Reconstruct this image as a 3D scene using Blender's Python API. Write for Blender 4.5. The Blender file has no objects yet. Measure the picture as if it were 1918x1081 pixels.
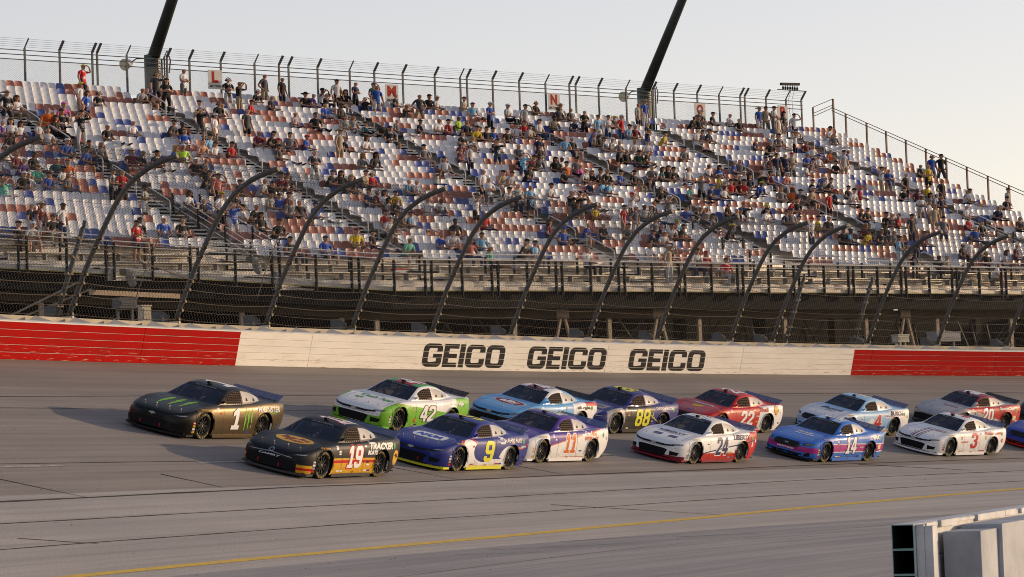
import bpy, bmesh, math, random
from math import sin, cos, pi, sqrt, atan2, radians, atan
from mathutils import Vector, Matrix, noise
from mathutils.bvhtree import BVHTree
random.seed(7)
SC = bpy.context.scene
COL = SC.collection

# ------------------------------------------------------------ camera
PITCH = math.atan(289.5 / 5400.0); ROLL = math.atan(0.036)
fw = Vector((0, cos(PITCH), sin(PITCH))); up0 = Vector((0, -sin(PITCH), cos(PITCH))); rt0 = Vector((1, 0, 0))
rt = rt0 * cos(ROLL) - up0 * sin(ROLL); up = rt0 * sin(ROLL) + up0 * cos(ROLL)
cd = bpy.data.cameras.new('camera'); cam = bpy.data.objects.new('camera', cd); COL.objects.link(cam)
cam.matrix_world = Matrix(((rt.x, up.x, -fw.x, 0), (rt.y, up.y, -fw.y, 0), (rt.z, up.z, -fw.z, 0), (0, 0, 0, 1)))
cd.sensor_width = 36; cd.lens = 36 * 5400 / 1918.0
cd.clip_start = 0.5; cd.clip_end = 9000
cd.dof.use_dof = True; cd.dof.focus_distance = 88; cd.dof.aperture_fstop = 11
SC.camera = cam

# ------------------------------------------------------------ sky, sun, exposure
SUN_AZ, SUN_EL = 66.0, 8.5          # azimuth clockwise from +Y, elevation
w = bpy.data.worlds.new('World'); SC.world = w; w.use_nodes = True
nt = w.node_tree; bg = nt.nodes['Background']
sky = nt.nodes.new('ShaderNodeTexSky'); sky.sky_type = 'NISHITA'; sky.sun_disc = False
sky.sun_elevation = radians(SUN_EL); sky.sun_rotation = radians(SUN_AZ)
sky.air_density = 0.85; sky.dust_density = 0.5; sky.ozone_density = 0.0; sky.altitude = 50
tint = nt.nodes.new('ShaderNodeMix'); tint.data_type = 'RGBA'; tint.blend_type = 'MULTIPLY'; tint.inputs[0].default_value = 1.0; tint.inputs[7].default_value = (1.12, 0.96, 1.04, 1)   # the camera's white balance
nt.links.new(sky.outputs[0], tint.inputs[6])
hz = nt.nodes.new('ShaderNodeMix'); hz.data_type = 'RGBA'; hz.inputs[0].default_value = 0.5; hz.inputs[7].default_value = (3.75, 3.6, 3.6, 1)   # even evening haze over the whole sky
tcw = nt.nodes.new('ShaderNodeTexCoord'); sxyz = nt.nodes.new('ShaderNodeSeparateXYZ'); mrw = nt.nodes.new('ShaderNodeMapRange')      # the haze thins out with height
mrw.inputs[1].default_value = 0.12; mrw.inputs[2].default_value = 0.75; mrw.inputs[3].default_value = 0.5; mrw.inputs[4].default_value = 0.0
nt.links.new(tcw.outputs['Generated'], sxyz.inputs[0]); nt.links.new(sxyz.outputs[2], mrw.inputs[0]); nt.links.new(mrw.outputs[0], hz.inputs[0])
nt.links.new(tint.outputs[2], hz.inputs[6]); nt.links.new(hz.outputs[2], bg.inputs[0]); bg.inputs[1].default_value = 0.15
sd = bpy.data.lights.new('sun', 'SUN'); sd.energy = 3.0; sd.angle = radians(0.6); sd.color = (1.0, 0.74, 0.47)
so = bpy.data.objects.new('sun', sd); COL.objects.link(so)
dv = Vector((sin(radians(SUN_AZ)) * cos(radians(SUN_EL)), cos(radians(SUN_AZ)) * cos(radians(SUN_EL)), sin(radians(SUN_EL))))
so.rotation_euler = (-dv).to_track_quat('-Z', 'Y').to_euler(); so.location = dv * 300
vs = SC.view_settings; vs.view_transform = 'Standard'; vs.look = 'None'; vs.exposure = 0.42; vs.gamma = 1.0; vs.use_curve_mapping = False
SC.render.engine = 'CYCLES'; SC.cycles.filter_width = 1.0
SC.cycles.max_bounces = 5; SC.cycles.transparent_max_bounces = 12

# ------------------------------------------------------------ helpers
class MB:
    def __init__(s): s.v = []; s.f = []; s.m = []; s.uv = None
    def quad(s, a, b, c, d, m=0):
        i = len(s.v); s.v += [tuple(a), tuple(b), tuple(c), tuple(d)]; s.f.append((i, i+1, i+2, i+3)); s.m.append(m)
    def poly(s, pts, m=0):
        i = len(s.v); s.v += [tuple(p) for p in pts]; s.f.append(tuple(range(i, i+len(pts)))); s.m.append(m)
    def add(s, vs, fs, m=0):
        i = len(s.v); s.v += [tuple(p) for p in vs]
        for f in fs: s.f.append(tuple(i+k for k in f)); s.m.append(m)
    def box(s, x0, y0, z0, x1, y1, z1, m=0, M=None):
        vs = [Vector(p) for p in ((x0,y0,z0),(x1,y0,z0),(x1,y1,z0),(x0,y1,z0),(x0,y0,z1),(x1,y0,z1),(x1,y1,z1),(x0,y1,z1))]
        if M is not None: vs = [M @ p for p in vs]
        s.add(vs, [(0,3,2,1),(4,5,6,7),(0,1,5,4),(1,2,6,5),(2,3,7,6),(3,0,4,7)], m)
    def bar(s, p, q, wx, wz, m=0, ref=Vector((0,0,1))):
        p = Vector(p); q = Vector(q); d = (q-p).normalized()
        a = d.cross(ref)
        if a.length < 1e-3: a = d.cross(Vector((1,0,0)))
        a.normalize(); b = a.cross(d)
        vs = []
        for e in (p, q):
            for (i, j) in ((-1,-1),(1,-1),(1,1),(-1,1)): vs.append(e + a*wx/2*i + b*wz/2*j)
        s.add(vs, [(0,1,2,3),(7,6,5,4),(0,4,5,1),(1,5,6,2),(2,6,7,3),(3,7,4,0)], m)
    def tube(s, pts, r, n=6, m=0, cap=True, r2=None):
        pts = [Vector(p) for p in pts]; i0 = len(s.v); N = len(pts)
        ref = None
        for k, p in enumerate(pts):
            d = (pts[min(k+1, N-1)] - pts[max(k-1, 0)]).normalized()
            if ref is None:
                ref = d.cross(Vector((0,0,1)))
                if ref.length < 1e-2: ref = d.cross(Vector((1,0,0)))
            a = (ref - d*ref.dot(d)).normalized(); ref = a; b = d.cross(a)
            rr = r if r2 is None else r + (r2-r)*k/(N-1)
            for j in range(n):
                t = 2*pi*j/n; s.v.append(tuple(p + a*rr*cos(t) + b*rr*sin(t)))
        for k in range(N-1):
            for j in range(n):
                s.f.append((i0+k*n+j, i0+k*n+(j+1)%n, i0+(k+1)*n+(j+1)%n, i0+(k+1)*n+j)); s.m.append(m)
        if cap:
            s.f.append(tuple(i0+j for j in reversed(range(n)))); s.m.append(m)
            s.f.append(tuple(i0+(N-1)*n+j for j in range(n))); s.m.append(m)
    def mesh(s, name, mats=None, smooth=False):
        me = bpy.data.meshes.new(name); me.from_pydata(s.v, [], s.f)
        for mm in (mats or []): me.materials.append(mm)
        if mats and len(mats) > 1: me.polygons.foreach_set('material_index', s.m)
        if smooth: me.polygons.foreach_set('use_smooth', [True]*len(me.polygons))
        if s.uv:
            l = me.uv_layers.new(name='UVMap')
            me.update()
            co = [0.0]*(2*len(me.loops))
            for i, lp in enumerate(me.loops):
                u, v = s.uv[lp.vertex_index]; co[2*i] = u; co[2*i+1] = v
            l.data.foreach_set('uv', co)
        me.update(); return me
    def obj(s, name, mats, parent=None, smooth=False, **kw):
        if not isinstance(mats, (list, tuple)): mats = [mats]
        return link(name, s.mesh(name, mats, smooth), parent, **kw)

def link(name, data, parent=None, loc=None, label=None, cat=None, group=None, kind=None, M=None):
    o = bpy.data.objects.new(name, data); COL.objects.link(o)
    if parent is not None: o.parent = parent
    if loc is not None: o.location = loc
    if M is not None: o.matrix_local = M
    if label: o['label'] = label
    if cat: o['category'] = cat
    if group: o['group'] = group
    if kind: o['kind'] = kind
    return o

def auto_smooth(me, ang=35):
    me.polygons.foreach_set('use_smooth', [True]*len(me.polygons))
    bm = bmesh.new(); bm.from_mesh(me)
    for e in bm.edges:
        if len(e.link_faces) == 2 and e.calc_face_angle(0) > radians(ang): e.smooth = False
    bm.to_mesh(me); bm.free()

MATS = {}
def mat(name, col, rough=0.6, metal=0.0, coat=0.0, var=0.0, scale=3.0, spec=None, bump=0.0, var_col=None, aniso=None, alpha=None, trans=0.0):
    if name in MATS: return MATS[name]
    m = bpy.data.materials.new(name); m.use_nodes = True; t = m.node_tree; b = t.nodes['Principled BSDF']
    b.inputs['Base Color'].default_value = (*col, 1); b.inputs['Roughness'].default_value = rough
    b.inputs['Metallic'].default_value = metal; b.inputs['Coat Weight'].default_value = coat
    b.inputs['Transmission Weight'].default_value = trans
    if spec is None and metal < .1 and rough > .45: spec = .18
    if spec is not None: b.inputs['Specular IOR Level'].default_value = spec
    if alpha is not None: b.inputs['Alpha'].default_value = alpha
    if var > 0:
        tc = t.nodes.new('ShaderNodeTexCoord'); src = tc.outputs['Object']
        if aniso:
            mp = t.nodes.new('ShaderNodeMapping'); mp.inputs['Scale'].default_value = aniso; t.links.new(src, mp.inputs[0]); src = mp.outputs[0]
        n = t.nodes.new('ShaderNodeTexNoise'); n.inputs['Scale'].default_value = scale; n.inputs['Detail'].default_value = 6; n.inputs['Roughness'].default_value = 0.65
        t.links.new(src, n.inputs['Vector'])
        r = t.nodes.new('ShaderNodeMapRange'); r.inputs[1].default_value = 0.35; r.inputs[2].default_value = 0.7
        t.links.new(n.outputs[0], r.inputs[0])
        mx = t.nodes.new('ShaderNodeMix'); mx.data_type = 'RGBA'
        c2 = var_col or tuple(c*(1-var) for c in col)
        mx.inputs[6].default_value = (*col, 1); mx.inputs[7].default_value = (*c2, 1)
        t.links.new(r.outputs[0], mx.inputs[0]); t.links.new(mx.outputs[2], b.inputs['Base Color'])
        if bump > 0:
            bp = t.nodes.new('ShaderNodeBump'); bp.inputs['Strength'].default_value = bump; bp.inputs['Distance'].default_value = 0.02
            t.links.new(n.outputs[0], bp.inputs['Height']); t.links.new(bp.outputs[0], b.inputs['Normal'])
    MATS[name] = m; return m

def objcol_mat(name, rough=0.8, var=0.25, scale=8.0):
    """base colour from the object's own colour, with fine mottling"""
    m = bpy.data.materials.new(name); m.use_nodes = True; t = m.node_tree; b = t.nodes['Principled BSDF']
    oi = t.nodes.new('ShaderNodeObjectInfo'); n = t.nodes.new('ShaderNodeTexNoise'); n.inputs['Scale'].default_value = scale
    hs = t.nodes.new('ShaderNodeHueSaturation'); mr = t.nodes.new('ShaderNodeMapRange'); mr.inputs[3].default_value = 1-var; mr.inputs[4].default_value = 1+var
    tc = t.nodes.new('ShaderNodeTexCoord'); t.links.new(tc.outputs['Object'], n.inputs['Vector'])
    t.links.new(n.outputs[0], mr.inputs[0]); t.links.new(mr.outputs[0], hs.inputs['Value']); t.links.new(oi.outputs['Color'], hs.inputs['Color'])
    t.links.new(hs.outputs[0], b.inputs['Base Color']); b.inputs['Roughness'].default_value = rough
    return m

# ------------------------------------------------------------ the speedway's plan: a circular arc, s along the wall, d inward from it
CX, R0 = 137.0, 172.0
BANK = 0.265; SB = math.atan(BANK)
def zw(s): return -2.0308e-5*s*s - 7.2722e-3*s + 3.64099
def rad(s): th = s/R0; return Vector((-cos(th), sin(th), 0))
def tan_(s): th = s/R0; return Vector((sin(th), cos(th), 0))
def zt(s, d):
    return zw(s) - BANK*min(d, 19.9) - 0.04*max(0.0, d-19.9)
def PT(s, d, z=None, lift=0.0):
    p = Vector((CX, 0, 0)) + rad(s)*(R0-d)
    p.z = (zt(s, d) if z is None else z) + lift
    return p
def nrm(s): return (-rad(s)*sin(SB) + Vector((0, 0, 1))*cos(SB)).normalized()

# the grandstand's plan: straight rows, u in seat widths along a row, r rows down from the top
GA = radians(50.6974); GD = Vector((sin(GA), cos(GA), 0)); GN = Vector((cos(GA), -sin(GA), 0))
GO = Vector((-25.2857, 146.6005, 19.467)); GT, GH, GW = 0.9441, 0.4136, 0.4904
def GS(u, r, dn=0.0, dz=0.0): return GO + GD*(u*GW) + GN*(r*GT+dn) + Vector((0, 0, -GH*r+dz))
SEAT = 0.84    # seat-back top above its tread
# ------------------------------------------------------------ ground, track, paint
def asphalt(name, c1, c2, c3, rough=0.75):
    m = bpy.data.materials.new(name); m.use_nodes = True; t = m.node_tree; b = t.nodes['Principled BSDF']; N = t.nodes.new; L = t.links.new
    uv = N('ShaderNodeUVMap'); uv.uv_map = 'UVMap'
    def noi(sx, sy, sc, det=5):
        mp = N('ShaderNodeMapping'); mp.inputs['Scale'].default_value = (sx, sy, 1); L(uv.outputs[0], mp.inputs[0])
        n = N('ShaderNodeTexNoise'); n.inputs['Scale'].default_value = sc; n.inputs['Detail'].default_value = det; n.inputs['Roughness'].default_value = 0.6
        L(mp.outputs[0], n.inputs['Vector']); return n
    def rng(o, a, bb, c=0., d=1.):
        r = N('ShaderNodeMapRange'); r.inputs[1].default_value = a; r.inputs[2].default_value = bb; r.inputs[3].default_value = c; r.inputs[4].default_value = d; L(o, r.inputs[0]); return r.outputs[0]
    def mix(f, a, bb):
        x = N('ShaderNodeMix'); x.data_type = 'RGBA'
        L(f, x.inputs[0])
        for k, v in ((6, a), (7, bb)):
            if isinstance(v, tuple): x.inputs[k].default_value = (*v, 1)
            else: L(v, x.inputs[k])
        return x.outputs[2]
    st = noi(0.02, 1.3, 1.0, 4); st2 = noi(0.05, 5.0, 1.0, 4); gr = noi(1, 1, 22.0, 3); bl = noi(0.15, 0.3, 1.0, 3)
    c = mix(rng(st.outputs[0], .38, .62), c1, c2)
    c = mix(rng(st2.outputs[0], .48, .72, 0, .6), c, c3)
    c = mix(rng(bl.outputs[0], .4, .7, 0, .3), c, c3)
    g = rng(gr.outputs[0], .25, .75, .72, 1.28)
    mm = N('ShaderNodeMix'); mm.data_type = 'RGBA'; mm.blend_type = 'MULTIPLY'; mm.inputs[0].default_value = 1
    L(c, mm.inputs[6]); L(g, mm.inputs[7]); L(mm.outputs[2], b.inputs['Base Color'])
    b.inputs['Roughness'].default_value = rough; b.inputs['Specular IOR Level'].default_value = .3
    bp = N('ShaderNodeBump'); bp.inputs['Strength'].default_value = 0.35; bp.inputs['Distance'].default_value = 0.01
    L(gr.outputs[0], bp.inputs['Height']); L(bp.outputs[0], b.inputs['Normal'])
    return m
M_up = asphalt('upper_asphalt', (.26, .228, .203), (.20, .177, .159), (.12, .107, .098))
M_lo = asphalt('lower_asphalt', (.355, .33, .31), (.295, .276, .262), (.195, .184, .178))
M_ap = asphalt('apron_asphalt', (.37, .335, .31), (.27, .25, .24), (.16, .152, .156))

def strip(name, s0, s1, ds, dl, m, lift=0.0, kind='structure'):
    mb = MB(); mb.uv = []
    n = max(1, int((s1-s0)/ds)); 
    for i in range(n+1):
        s = s0+(s1-s0)*i/n
        for d in (dl(s) if callable(dl) else dl):
            mb.v.append(tuple(PT(s, d, lift=lift))); mb.uv.append((s, d))
    k = len(mb.v)//(n+1)
    for i in range(n):
        for j in range(k-1):
            a = i*k+j; mb.f.append((a, a+1, a+k+1, a+k)); mb.m.append(0)
    return mb.obj(name, m, None, True, kind=kind)
strip('track_banking', -40, 300, 2.0, [-0.05, 4, 9, 14.22], M_up)
strip('track_lower_lane', -40, 300, 2.0, [14.22, 17, 19.9], M_lo)
strip('apron', -40, 300, 2.0, [19.9, 22, 26, 32, 40, 60], M_ap)
mb = MB(); mb.uv = []
mb.quad((-4000, -4000, -6.5), (4000, -4000, -6.5), (4000, 4000, -6.5), (-4000, 4000, -6.5))
M_gr = mat('grass_ground', (.07, .075, .035), .95, var=.5, scale=.15)
mb.uv = None
mb.obj('ground', M_gr, kind='structure')
# the ground outside the wall
mb = MB(); K = 60
for i in range(K+1):
    s = -80+420*i/K
    for dd, z in ((-0.9, zw(s)-.05), (-12, 2.0), (-60, 1.6), (-1500, 1.0)):
        p = Vector((CX, 0, 0)) + rad(s)*(R0-dd); mb.v.append((p.x, p.y, z))
for i in range(K):
    for j in range(3):
        a = i*4+j; mb.f.append((a, a+4, a+5, a+1)); mb.m.append(0)
mb.obj('outer_ground', mat('packed_dirt', (.14, .11, .08), .95, var=.4, scale=.4), kind='structure')

M_yel = mat('yellow_line_paint', (.58, .39, .05), .8, var=.4, scale=4, var_col=(.40, .30, .10), aniso=(1, 1, 1))
YD = [(40, 19.45), (56, 19.44), (68, 19.36), (78.3, 19.22), (90.6, 18.85), (106.8, 18.11), (117, 17.56), (150, 15.6)]
def interp(T, x):
    if x <= T[0][0]: return T[0][1]
    for (a, b), (c, d) in zip(T, T[1:]):
        if x <= c: return b+(d-b)*(x-a)/(c-a)
    return T[-1][1]
strip('yellow_line', 30, 150, 1.0, lambda s: [interp(YD, s)-.078, interp(YD, s)+.078], M_yel, .008)
M_seam = mat('seam_tar', (.035, .031, .029), .8)
rs = random.Random(3)
def seam(s0, s1, f, wd, lift=.006):
    def dl(s):
        q = f(s)+.012*sin(s*.35+wd*90)+.03*noise.noise(Vector((s*.25, wd*50, 0)))
        ww = wd*(.55+.9*abs(noise.noise(Vector((s*.5, 3, wd*9))))); return [q-ww/2, q+ww/2]
    strip('asphalt_seam', s0, s1, .8, dl, M_seam, lift)
seam(20, 150, lambda s: interp([(62, 14.66), (89, 14.22), (108, 13.87), (125, 13.7)], s), .11)
seam(20, 150, lambda s: interp([(60, 16.16), (85, 16.0), (105, 15.6), (150, 14.9)], s), .05)
seam(20, 150, lambda s: interp([(56, 17.7), (82, 17.5), (102, 17.05), (150, 15.9)], s), .045)
seam(20, 180, lambda s: interp([(78, 4.9), (104, 3.74), (140, 3.15)], s), .06)
seam(60, 96, lambda s: 5.9+.004*s, .035)
seam(20, 99, lambda s: interp([(20, 11.3), (70, 11.75), (99, 12.1)], s), .05)
for a in ((65.5, 12.9, 66.3, 14.6, .05), (72.75, 12.9, 73.3, 14.2, .06), (91.4, 12.9, 92.4, 14.15, .05), (84.5, 12.6, 85.8, 14.3, .05), (112, 13.9, 118, 15.1, .05), (58.6, 17.1, 60.6, 17.75, .04), (85.8, 16.9, 93, 18.7, .03),
          (79.5, 20.0, 86.5, 20.6, .03), (76, 20.9, 80, 22.0, .03), (71, 20.9, 74.0, 22.4, .03), (74, 20.5, 77, 21.5, .03), (84, 21.2, 88, 21.8, .04)):
    s0, d0, s1, d1, wd = a
    q = PT(s0, d0, lift=.007); r = PT(s1, d1, lift=.007); mb = MB(); n = 8; pr = None
    for i in range(n+1):
        f = i/n; c = PT(s0+(s1-s0)*f, d0+(d1-d0)*f+.05*noise.noise(Vector((s0, f*4, 0))), lift=.007); t = (r-q).normalized(); a2 = t.cross(Vector((0, 0, 1)))*wd*(1-.6*f)
        if pr: mb.quad(pr[0], pr[1], c+a2, c-a2)
        pr = (c-a2, c+a2)
    mb.obj('asphalt_crack', M_seam, kind='structure')
seam(40, 110, lambda s: interp([(40, 24.5), (78, 22.9), (90, 22.6), (110, 21.5)], s), .03)
M_wl = mat('worn_white_paint', (.42, .40, .38), .7, var=.5, scale=5, var_col=(.16, .14, .13))
for s0, s1, d in ((63.5, 69.9, 11.98), (76.2, 79.6, 11.93), (86, 90, 12.0), (106.5, 109.3, 11.6)):
    strip('white_dash', s0, s1, .8, [d-.07, d+.07], M_wl, .008)
# specks of rubber and grit
mb = MB()
for i in range(420):
    s = rs.uniform(48, 140); d = rs.uniform(1, 25); r = rs.uniform(.008, .022)*(1.6 if rs.random() < .04 else 1); c = PT(s, d, lift=.002)
    a = rs.uniform(0, 6); mb.add([c+Vector((cos(a)*r, sin(a)*r, 0)), c+Vector((cos(a+2.1)*r, sin(a+2.1)*r*1.5, 0)), c+Vector((cos(a+4.2)*r, sin(a+4.2)*r, 0)), c+Vector((0, 0, r*.5))], [(0, 1, 3), (1, 2, 3), (2, 0, 3)])
mb.obj('rubber_marbles', mat('rubber_crumb', (.02, .018, .016), .8), kind='stuff')

# ------------------------------------------------------------ the outer wall: steel tubes, foam pads, concrete
WH = 1.10
UPW = lambda s: nrm(s)
def wallp(s, v, back=0.0):   # v metres up the leaning face, back = outward behind the face
    out = (rad(s)*cos(SB) + Vector((0, 0, 1))*sin(SB))
    return PT(s, 0) + UPW(s)*v + out*back
def wall_paint():
    m = bpy.data.materials.new('wall_paint'); m.use_nodes = True; t = m.node_tree; b = t.nodes['Principled BSDF']; N = t.nodes.new; L = t.links.new
    uv = N('ShaderNodeUVMap'); uv.uv_map = 'UVMap'; sp = N('ShaderNodeSeparateXYZ'); L(uv.outputs[0], sp.inputs[0])
    a = N('ShaderNodeMath'); a.operation = 'LESS_THAN'; a.inputs[1].default_value = 96.1; L(sp.outputs[0], a.inputs[0])
    c = N('ShaderNodeMath'); c.operation = 'GREATER_THAN'; c.inputs[1].default_value = 133.07; L(sp.outputs[0], c.inputs[0])
    d = N('ShaderNodeMath'); d.operation = 'ADD'; L(a.outputs[0], d.inputs[0]); L(c.outputs[0], d.inputs[1])
    mp = N('ShaderNodeMapping'); mp.inputs['Scale'].default_value = (.5, 3, 1); L(uv.outputs[0], mp.inputs[0])
    n = N('ShaderNodeTexNoise'); n.inputs['Scale'].default_value = 1.2; n.inputs['Detail'].default_value = 8; n.inputs['Roughness'].default_value = .7; L(mp.outputs[0], n.inputs['Vector'])
    mp2 = N('ShaderNodeMapping'); mp2.inputs['Scale'].default_value = (1.2, 14, 1); L(uv.outputs[0], mp2.inputs[0])
    n2 = N('ShaderNodeTexNoise'); n2.inputs['Scale'].default_value = 1.5; n2.inputs['Detail'].default_value = 6; L(mp2.outputs[0], n2.inputs['Vector'])
    def mix(f, A, B):
        x = N('ShaderNodeMix'); x.data_type = 'RGBA'; L(f, x.inputs[0])
        for k, v in ((6, A), (7, B)):
            if isinstance(v, tuple): x.inputs[k].default_value = (*v, 1)
            else: L(v, x.inputs[k])
        return x.outputs[2]
    def rng(o, lo, hi, to=1.):
        r = N('ShaderNodeMapRange'); r.inputs[1].default_value = lo; r.inputs[2].default_value = hi; r.inputs[4].default_value = to; L(o, r.inputs[0]); return r.outputs[0]
    red = mix(rng(n.outputs[0], .45, .75), (.38, .006, .005), (.27, .014, .008)); wh = mix(rng(n.outputs[0], .45, .8), (.76, .73, .67), (.62, .58, .51))
    col = mix(d.outputs[0], wh, red)
    # scuffs low on the face
    lowm = N('ShaderNodeMapRange'); lowm.inputs[1].default_value = .55; lowm.inputs[2].default_value = .05; L(sp.outputs[1], lowm.inputs[0])
    sc = N('ShaderNodeMath'); sc.operation = 'MULTIPLY'; L(lowm.outputs[0], sc.inputs[0]); L(rng(n2.outputs[0], .60, .66), sc.inputs[1])
    col = mix(sc.outputs[0], col, (.42, .30, .20))
    L(col, b.inputs['Base Color']); b.inputs['Roughness'].default_value = .9; b.inputs['Specular IOR Level'].default_value = .06
    return m
M_wall = wall_paint()
M_white = mat('white_paint', (.74, .72, .68), .5, var=.2, scale=2)
M_cream = mat('cream_concrete', (.62, .55, .44), .8, var=.35, scale=1.5, bump=.3)
M_foam = mat('grey_foam', (.15, .16, .18), .8, var=.3, scale=4)
wall = link('track_wall', None, label='red and white painted barrier wall of stacked steel tubes along the outside of the banked track', cat='wall')
S0, SL = 56.9, 8.6; NB = 5; PB = WH/NB
for k in range(11):
    a, b = S0+SL*k+.012, S0+SL*(k+1)-.012
    if b < 62: continue
    for j in range(NB):
        v0 = PB*j+.006; v1 = PB*(j+1)-.006; mb = MB(); mb.uv = []; n = 4
        for i in range(n+1):
            s = a+(b-a)*i/n
            for (v, bk) in ((v0, 0.012), (v0+.008, 0), (v1-.008, 0), (v1, .012), (v1, .2), (v0, .2)):
                mb.v.append(tuple(wallp(s, v, bk))); mb.uv.append((s, v))
        for i in range(n):
            for q in range(6):
                x = i*6+q; y = i*6+(q+1) % 6; mb.f.append((x, y, y+6, x+6)); mb.m.append(0)
        mb.f.append((0, 5, 4, 3, 2, 1)); mb.m.append(0); z = n*6; mb.f.append((z, z+1, z+2, z+3, z+4, z+5)); mb.m.append(0)
        mb.obj('steel_tube', M_wall, wall)
mb = MB()
for i in range(60):
    a, b = 56+1.6*i, 57.6+1.6*i
    mb.quad(wallp(a, 0, .02), wallp(b, 0, .02), wallp(b, WH-.01, .02), wallp(a, WH-.01, .02))
mb.obj('backing_sheet', M_white, wall)
mb = MB(); n = 70
for i in range(n+1):
    s = 56+1.4*i
    for v, bk in ((WH-.003, .004), (WH+.03, .004), (WH+.03, .21), (WH-.003, .21)): mb.v.append(tuple(wallp(s, v, bk)))
for i in range(n):
    for q in range(4):
        x = i*4+q; y = i*4+(q+1) % 4; mb.f.append((x, y, y+4, x+4)); mb.m.append(0)
mb.obj('top_cap', M_white, wall)
# concrete wall behind
M_ftop = mat('foam_top', (.24, .25, .27), .8, var=.2)
CB = .80  # from steel face to concrete face
conc = link('concrete_wall', None, label='cream concrete retaining wall standing behind the painted steel barrier', cat='wall')
mb = MB(); n = 70
for i in range(n+1):
    s = 52+1.45*i
    p = PT(s, 0); o = rad(s)
    for dd, z in ((CB, .1), (CB-.10, 1.32), (CB+.22, 1.34), (CB+.3, -.3)): q = p+o*(dd-.28*(1 if z > 1 else 0)); mb.v.append((q.x, q.y, zw(s)+z))
for i in range(n):
    for q in range(3):
        x = i*4+q; mb.f.append((x, x+4, x+5, x+1)); mb.m.append(0)
mb.obj('concrete_face', M_cream, conc)
# foam blocks between: a grey wedge with a white top every 1.9 m
k = 0
s = 60.0
while s < 152:
    mb = MB(); L_ = 1.62
    A = wallp(s, WH-.04, .22); B = wallp(s+L_, WH-.04, .22); Cc = wallp(s+.85, WH+.12, CB-.22); A0 = wallp(s, .3, .22); B0 = wallp(s+L_, .3, .22); C0 = wallp(s+.85, .3, CB-.22)
    mb.add([A, B, Cc, A0, B0, C0], [(0, 1, 2)], 1); mb.add([A, B, Cc, A0, B0, C0], [(0, 2, 5, 3), (1, 4, 5, 2), (0, 3, 4, 1)], 0)
    mb.obj('foam_block', [M_foam, M_ftop], wall); s += 1.85
mb = MB()
for i in range(48):
    a, b = 56+2.*i, 58+2.*i
    mb.quad(wallp(a, .35, .2), wallp(b, .35, .2), wallp(b, .35, CB+.1), wallp(a, .35, CB+.1))
mb.obj('gap_floor', M_foam, wall)

# block lettering on the white part, cut by the joints between the tubes
def fill_shape(polys):
    cu = bpy.data.curves.new('tmp', 'CURVE'); cu.dimensions = '2D'; cu.fill_mode = 'BOTH'
    for pts in polys:
        sp = cu.splines.new('POLY'); sp.points.add(len(pts)-1); sp.use_cyclic_u = True
        for q, p in zip(sp.points, pts): q.co = (p[0], p[1], 0, 1)
    ob = bpy.data.objects.new('tmp', cu); me = bpy.data.meshes.new_from_object(ob)
    vs = [(v.co.x, v.co.y) for v in me.vertices]; fs = [tuple(p.vertices) for p in me.polygons]
    bpy.data.objects.remove(ob); bpy.data.curves.remove(cu); bpy.data.meshes.remove(me); return vs, fs
def text_shape(txt, bold=.0, shear=0.0, spacing=1.0):
    cu = bpy.data.curves.new('tmp', 'FONT'); cu.body = txt; cu.offset = bold; cu.shear = shear; cu.space_character = spacing; cu.resolution_u = 3; cu.fill_mode = 'BOTH'
    ob = bpy.data.objects.new('tmp', cu); me = bpy.data.meshes.new_from_object(ob)
    vs = [(v.co.x, v.co.y) for v in me.vertices]; fs = [tuple(p.vertices) for p in me.polygons]
    bpy.data.objects.remove(ob); bpy.data.curves.remove(cu); bpy.data.meshes.remove(me)
    return vs, fs
def norm_shape(vf, w, h):
    vs, fs = vf; xs = [v[0] for v in vs]; ys = [v[1] for v in vs]; x0, x1, y0, y1 = min(xs), max(xs), min(ys), max(ys)
    sy = h/(y1-y0); sx = (w/(x1-x0)) if w else sy
    return [((x-(x0+x1)/2)*sx, (y-(y0+y1)/2)*sy) for x, y in vs], fs
def rr(x0, y0, x1, y1, r, n=4):
    out = []
    for cx, cy, a0 in ((x1-r, y1-r, 0), (x0+r, y1-r, 90), (x0+r, y0+r, 180), (x1-r, y0+r, 270)):
        for i in range(n+1): a = radians(a0+90*i/n); out.append((cx+r*cos(a), cy+r*sin(a)))
    return out
def arc(cx, cy, r, a0, a1, n=4): return [(cx+r*cos(radians(a0+(a1-a0)*i/n)), cy+r*sin(radians(a0+(a1-a0)*i/n))) for i in range(n+1)]
def block_word():
    W = []; x = 0
    def G(bar):
        o = [(.98, .64), (.98, .78)]+arc(.76, .78, .22, 0, 90)[1:]+arc(.26, .74, .26, 90, 180)+arc(.26, .26, .26, 180, 270)+arc(.76, .22, .22, 270, 360)
        if bar: o += [(.98, .56), (.52, .56), (.52, .40), (.70, .40), (.70, .24)]+arc(.36, .28, .08, 270, 180)+arc(.36, .72, .08, 180, 90)+[(.70, .80), (.70, .64)]
        else: o += [(.98, .38), (.70, .38), (.70, .22)]+arc(.36, .28, .08, 270, 180)+arc(.36, .72, .08, 180, 90)+[(.70, .80), (.70, .64)]
        return [o]
    E = [[(0, 0), (.74, 0), (.74, .2), (.28, .2), (.28, .4), (.70, .4), (.70, .58), (.28, .58), (.28, .8), (.76, .8), (.76, 1), (0, 1)]]
    I = [[(0, 0), (.27, 0), (.27, 1), (0, 1)]]
    O = [rr(0, 0, .98, 1, .24), rr(.28, .2, .70, .8, .08)]
    for gl, wd in ((G(1), .98), (E, .76), (I, .27), (G(0), .98), (O, .98)):
        vs, fs = fill_shape(gl); W.append(([(p[0]+x, p[1]) for p in vs], fs)); x += wd+.07
    V = []; F = []
    for vs, fs in W: b = len(V); V += vs; F += [tuple(b+i for i in f) for f in fs]
    return V, F
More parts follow.
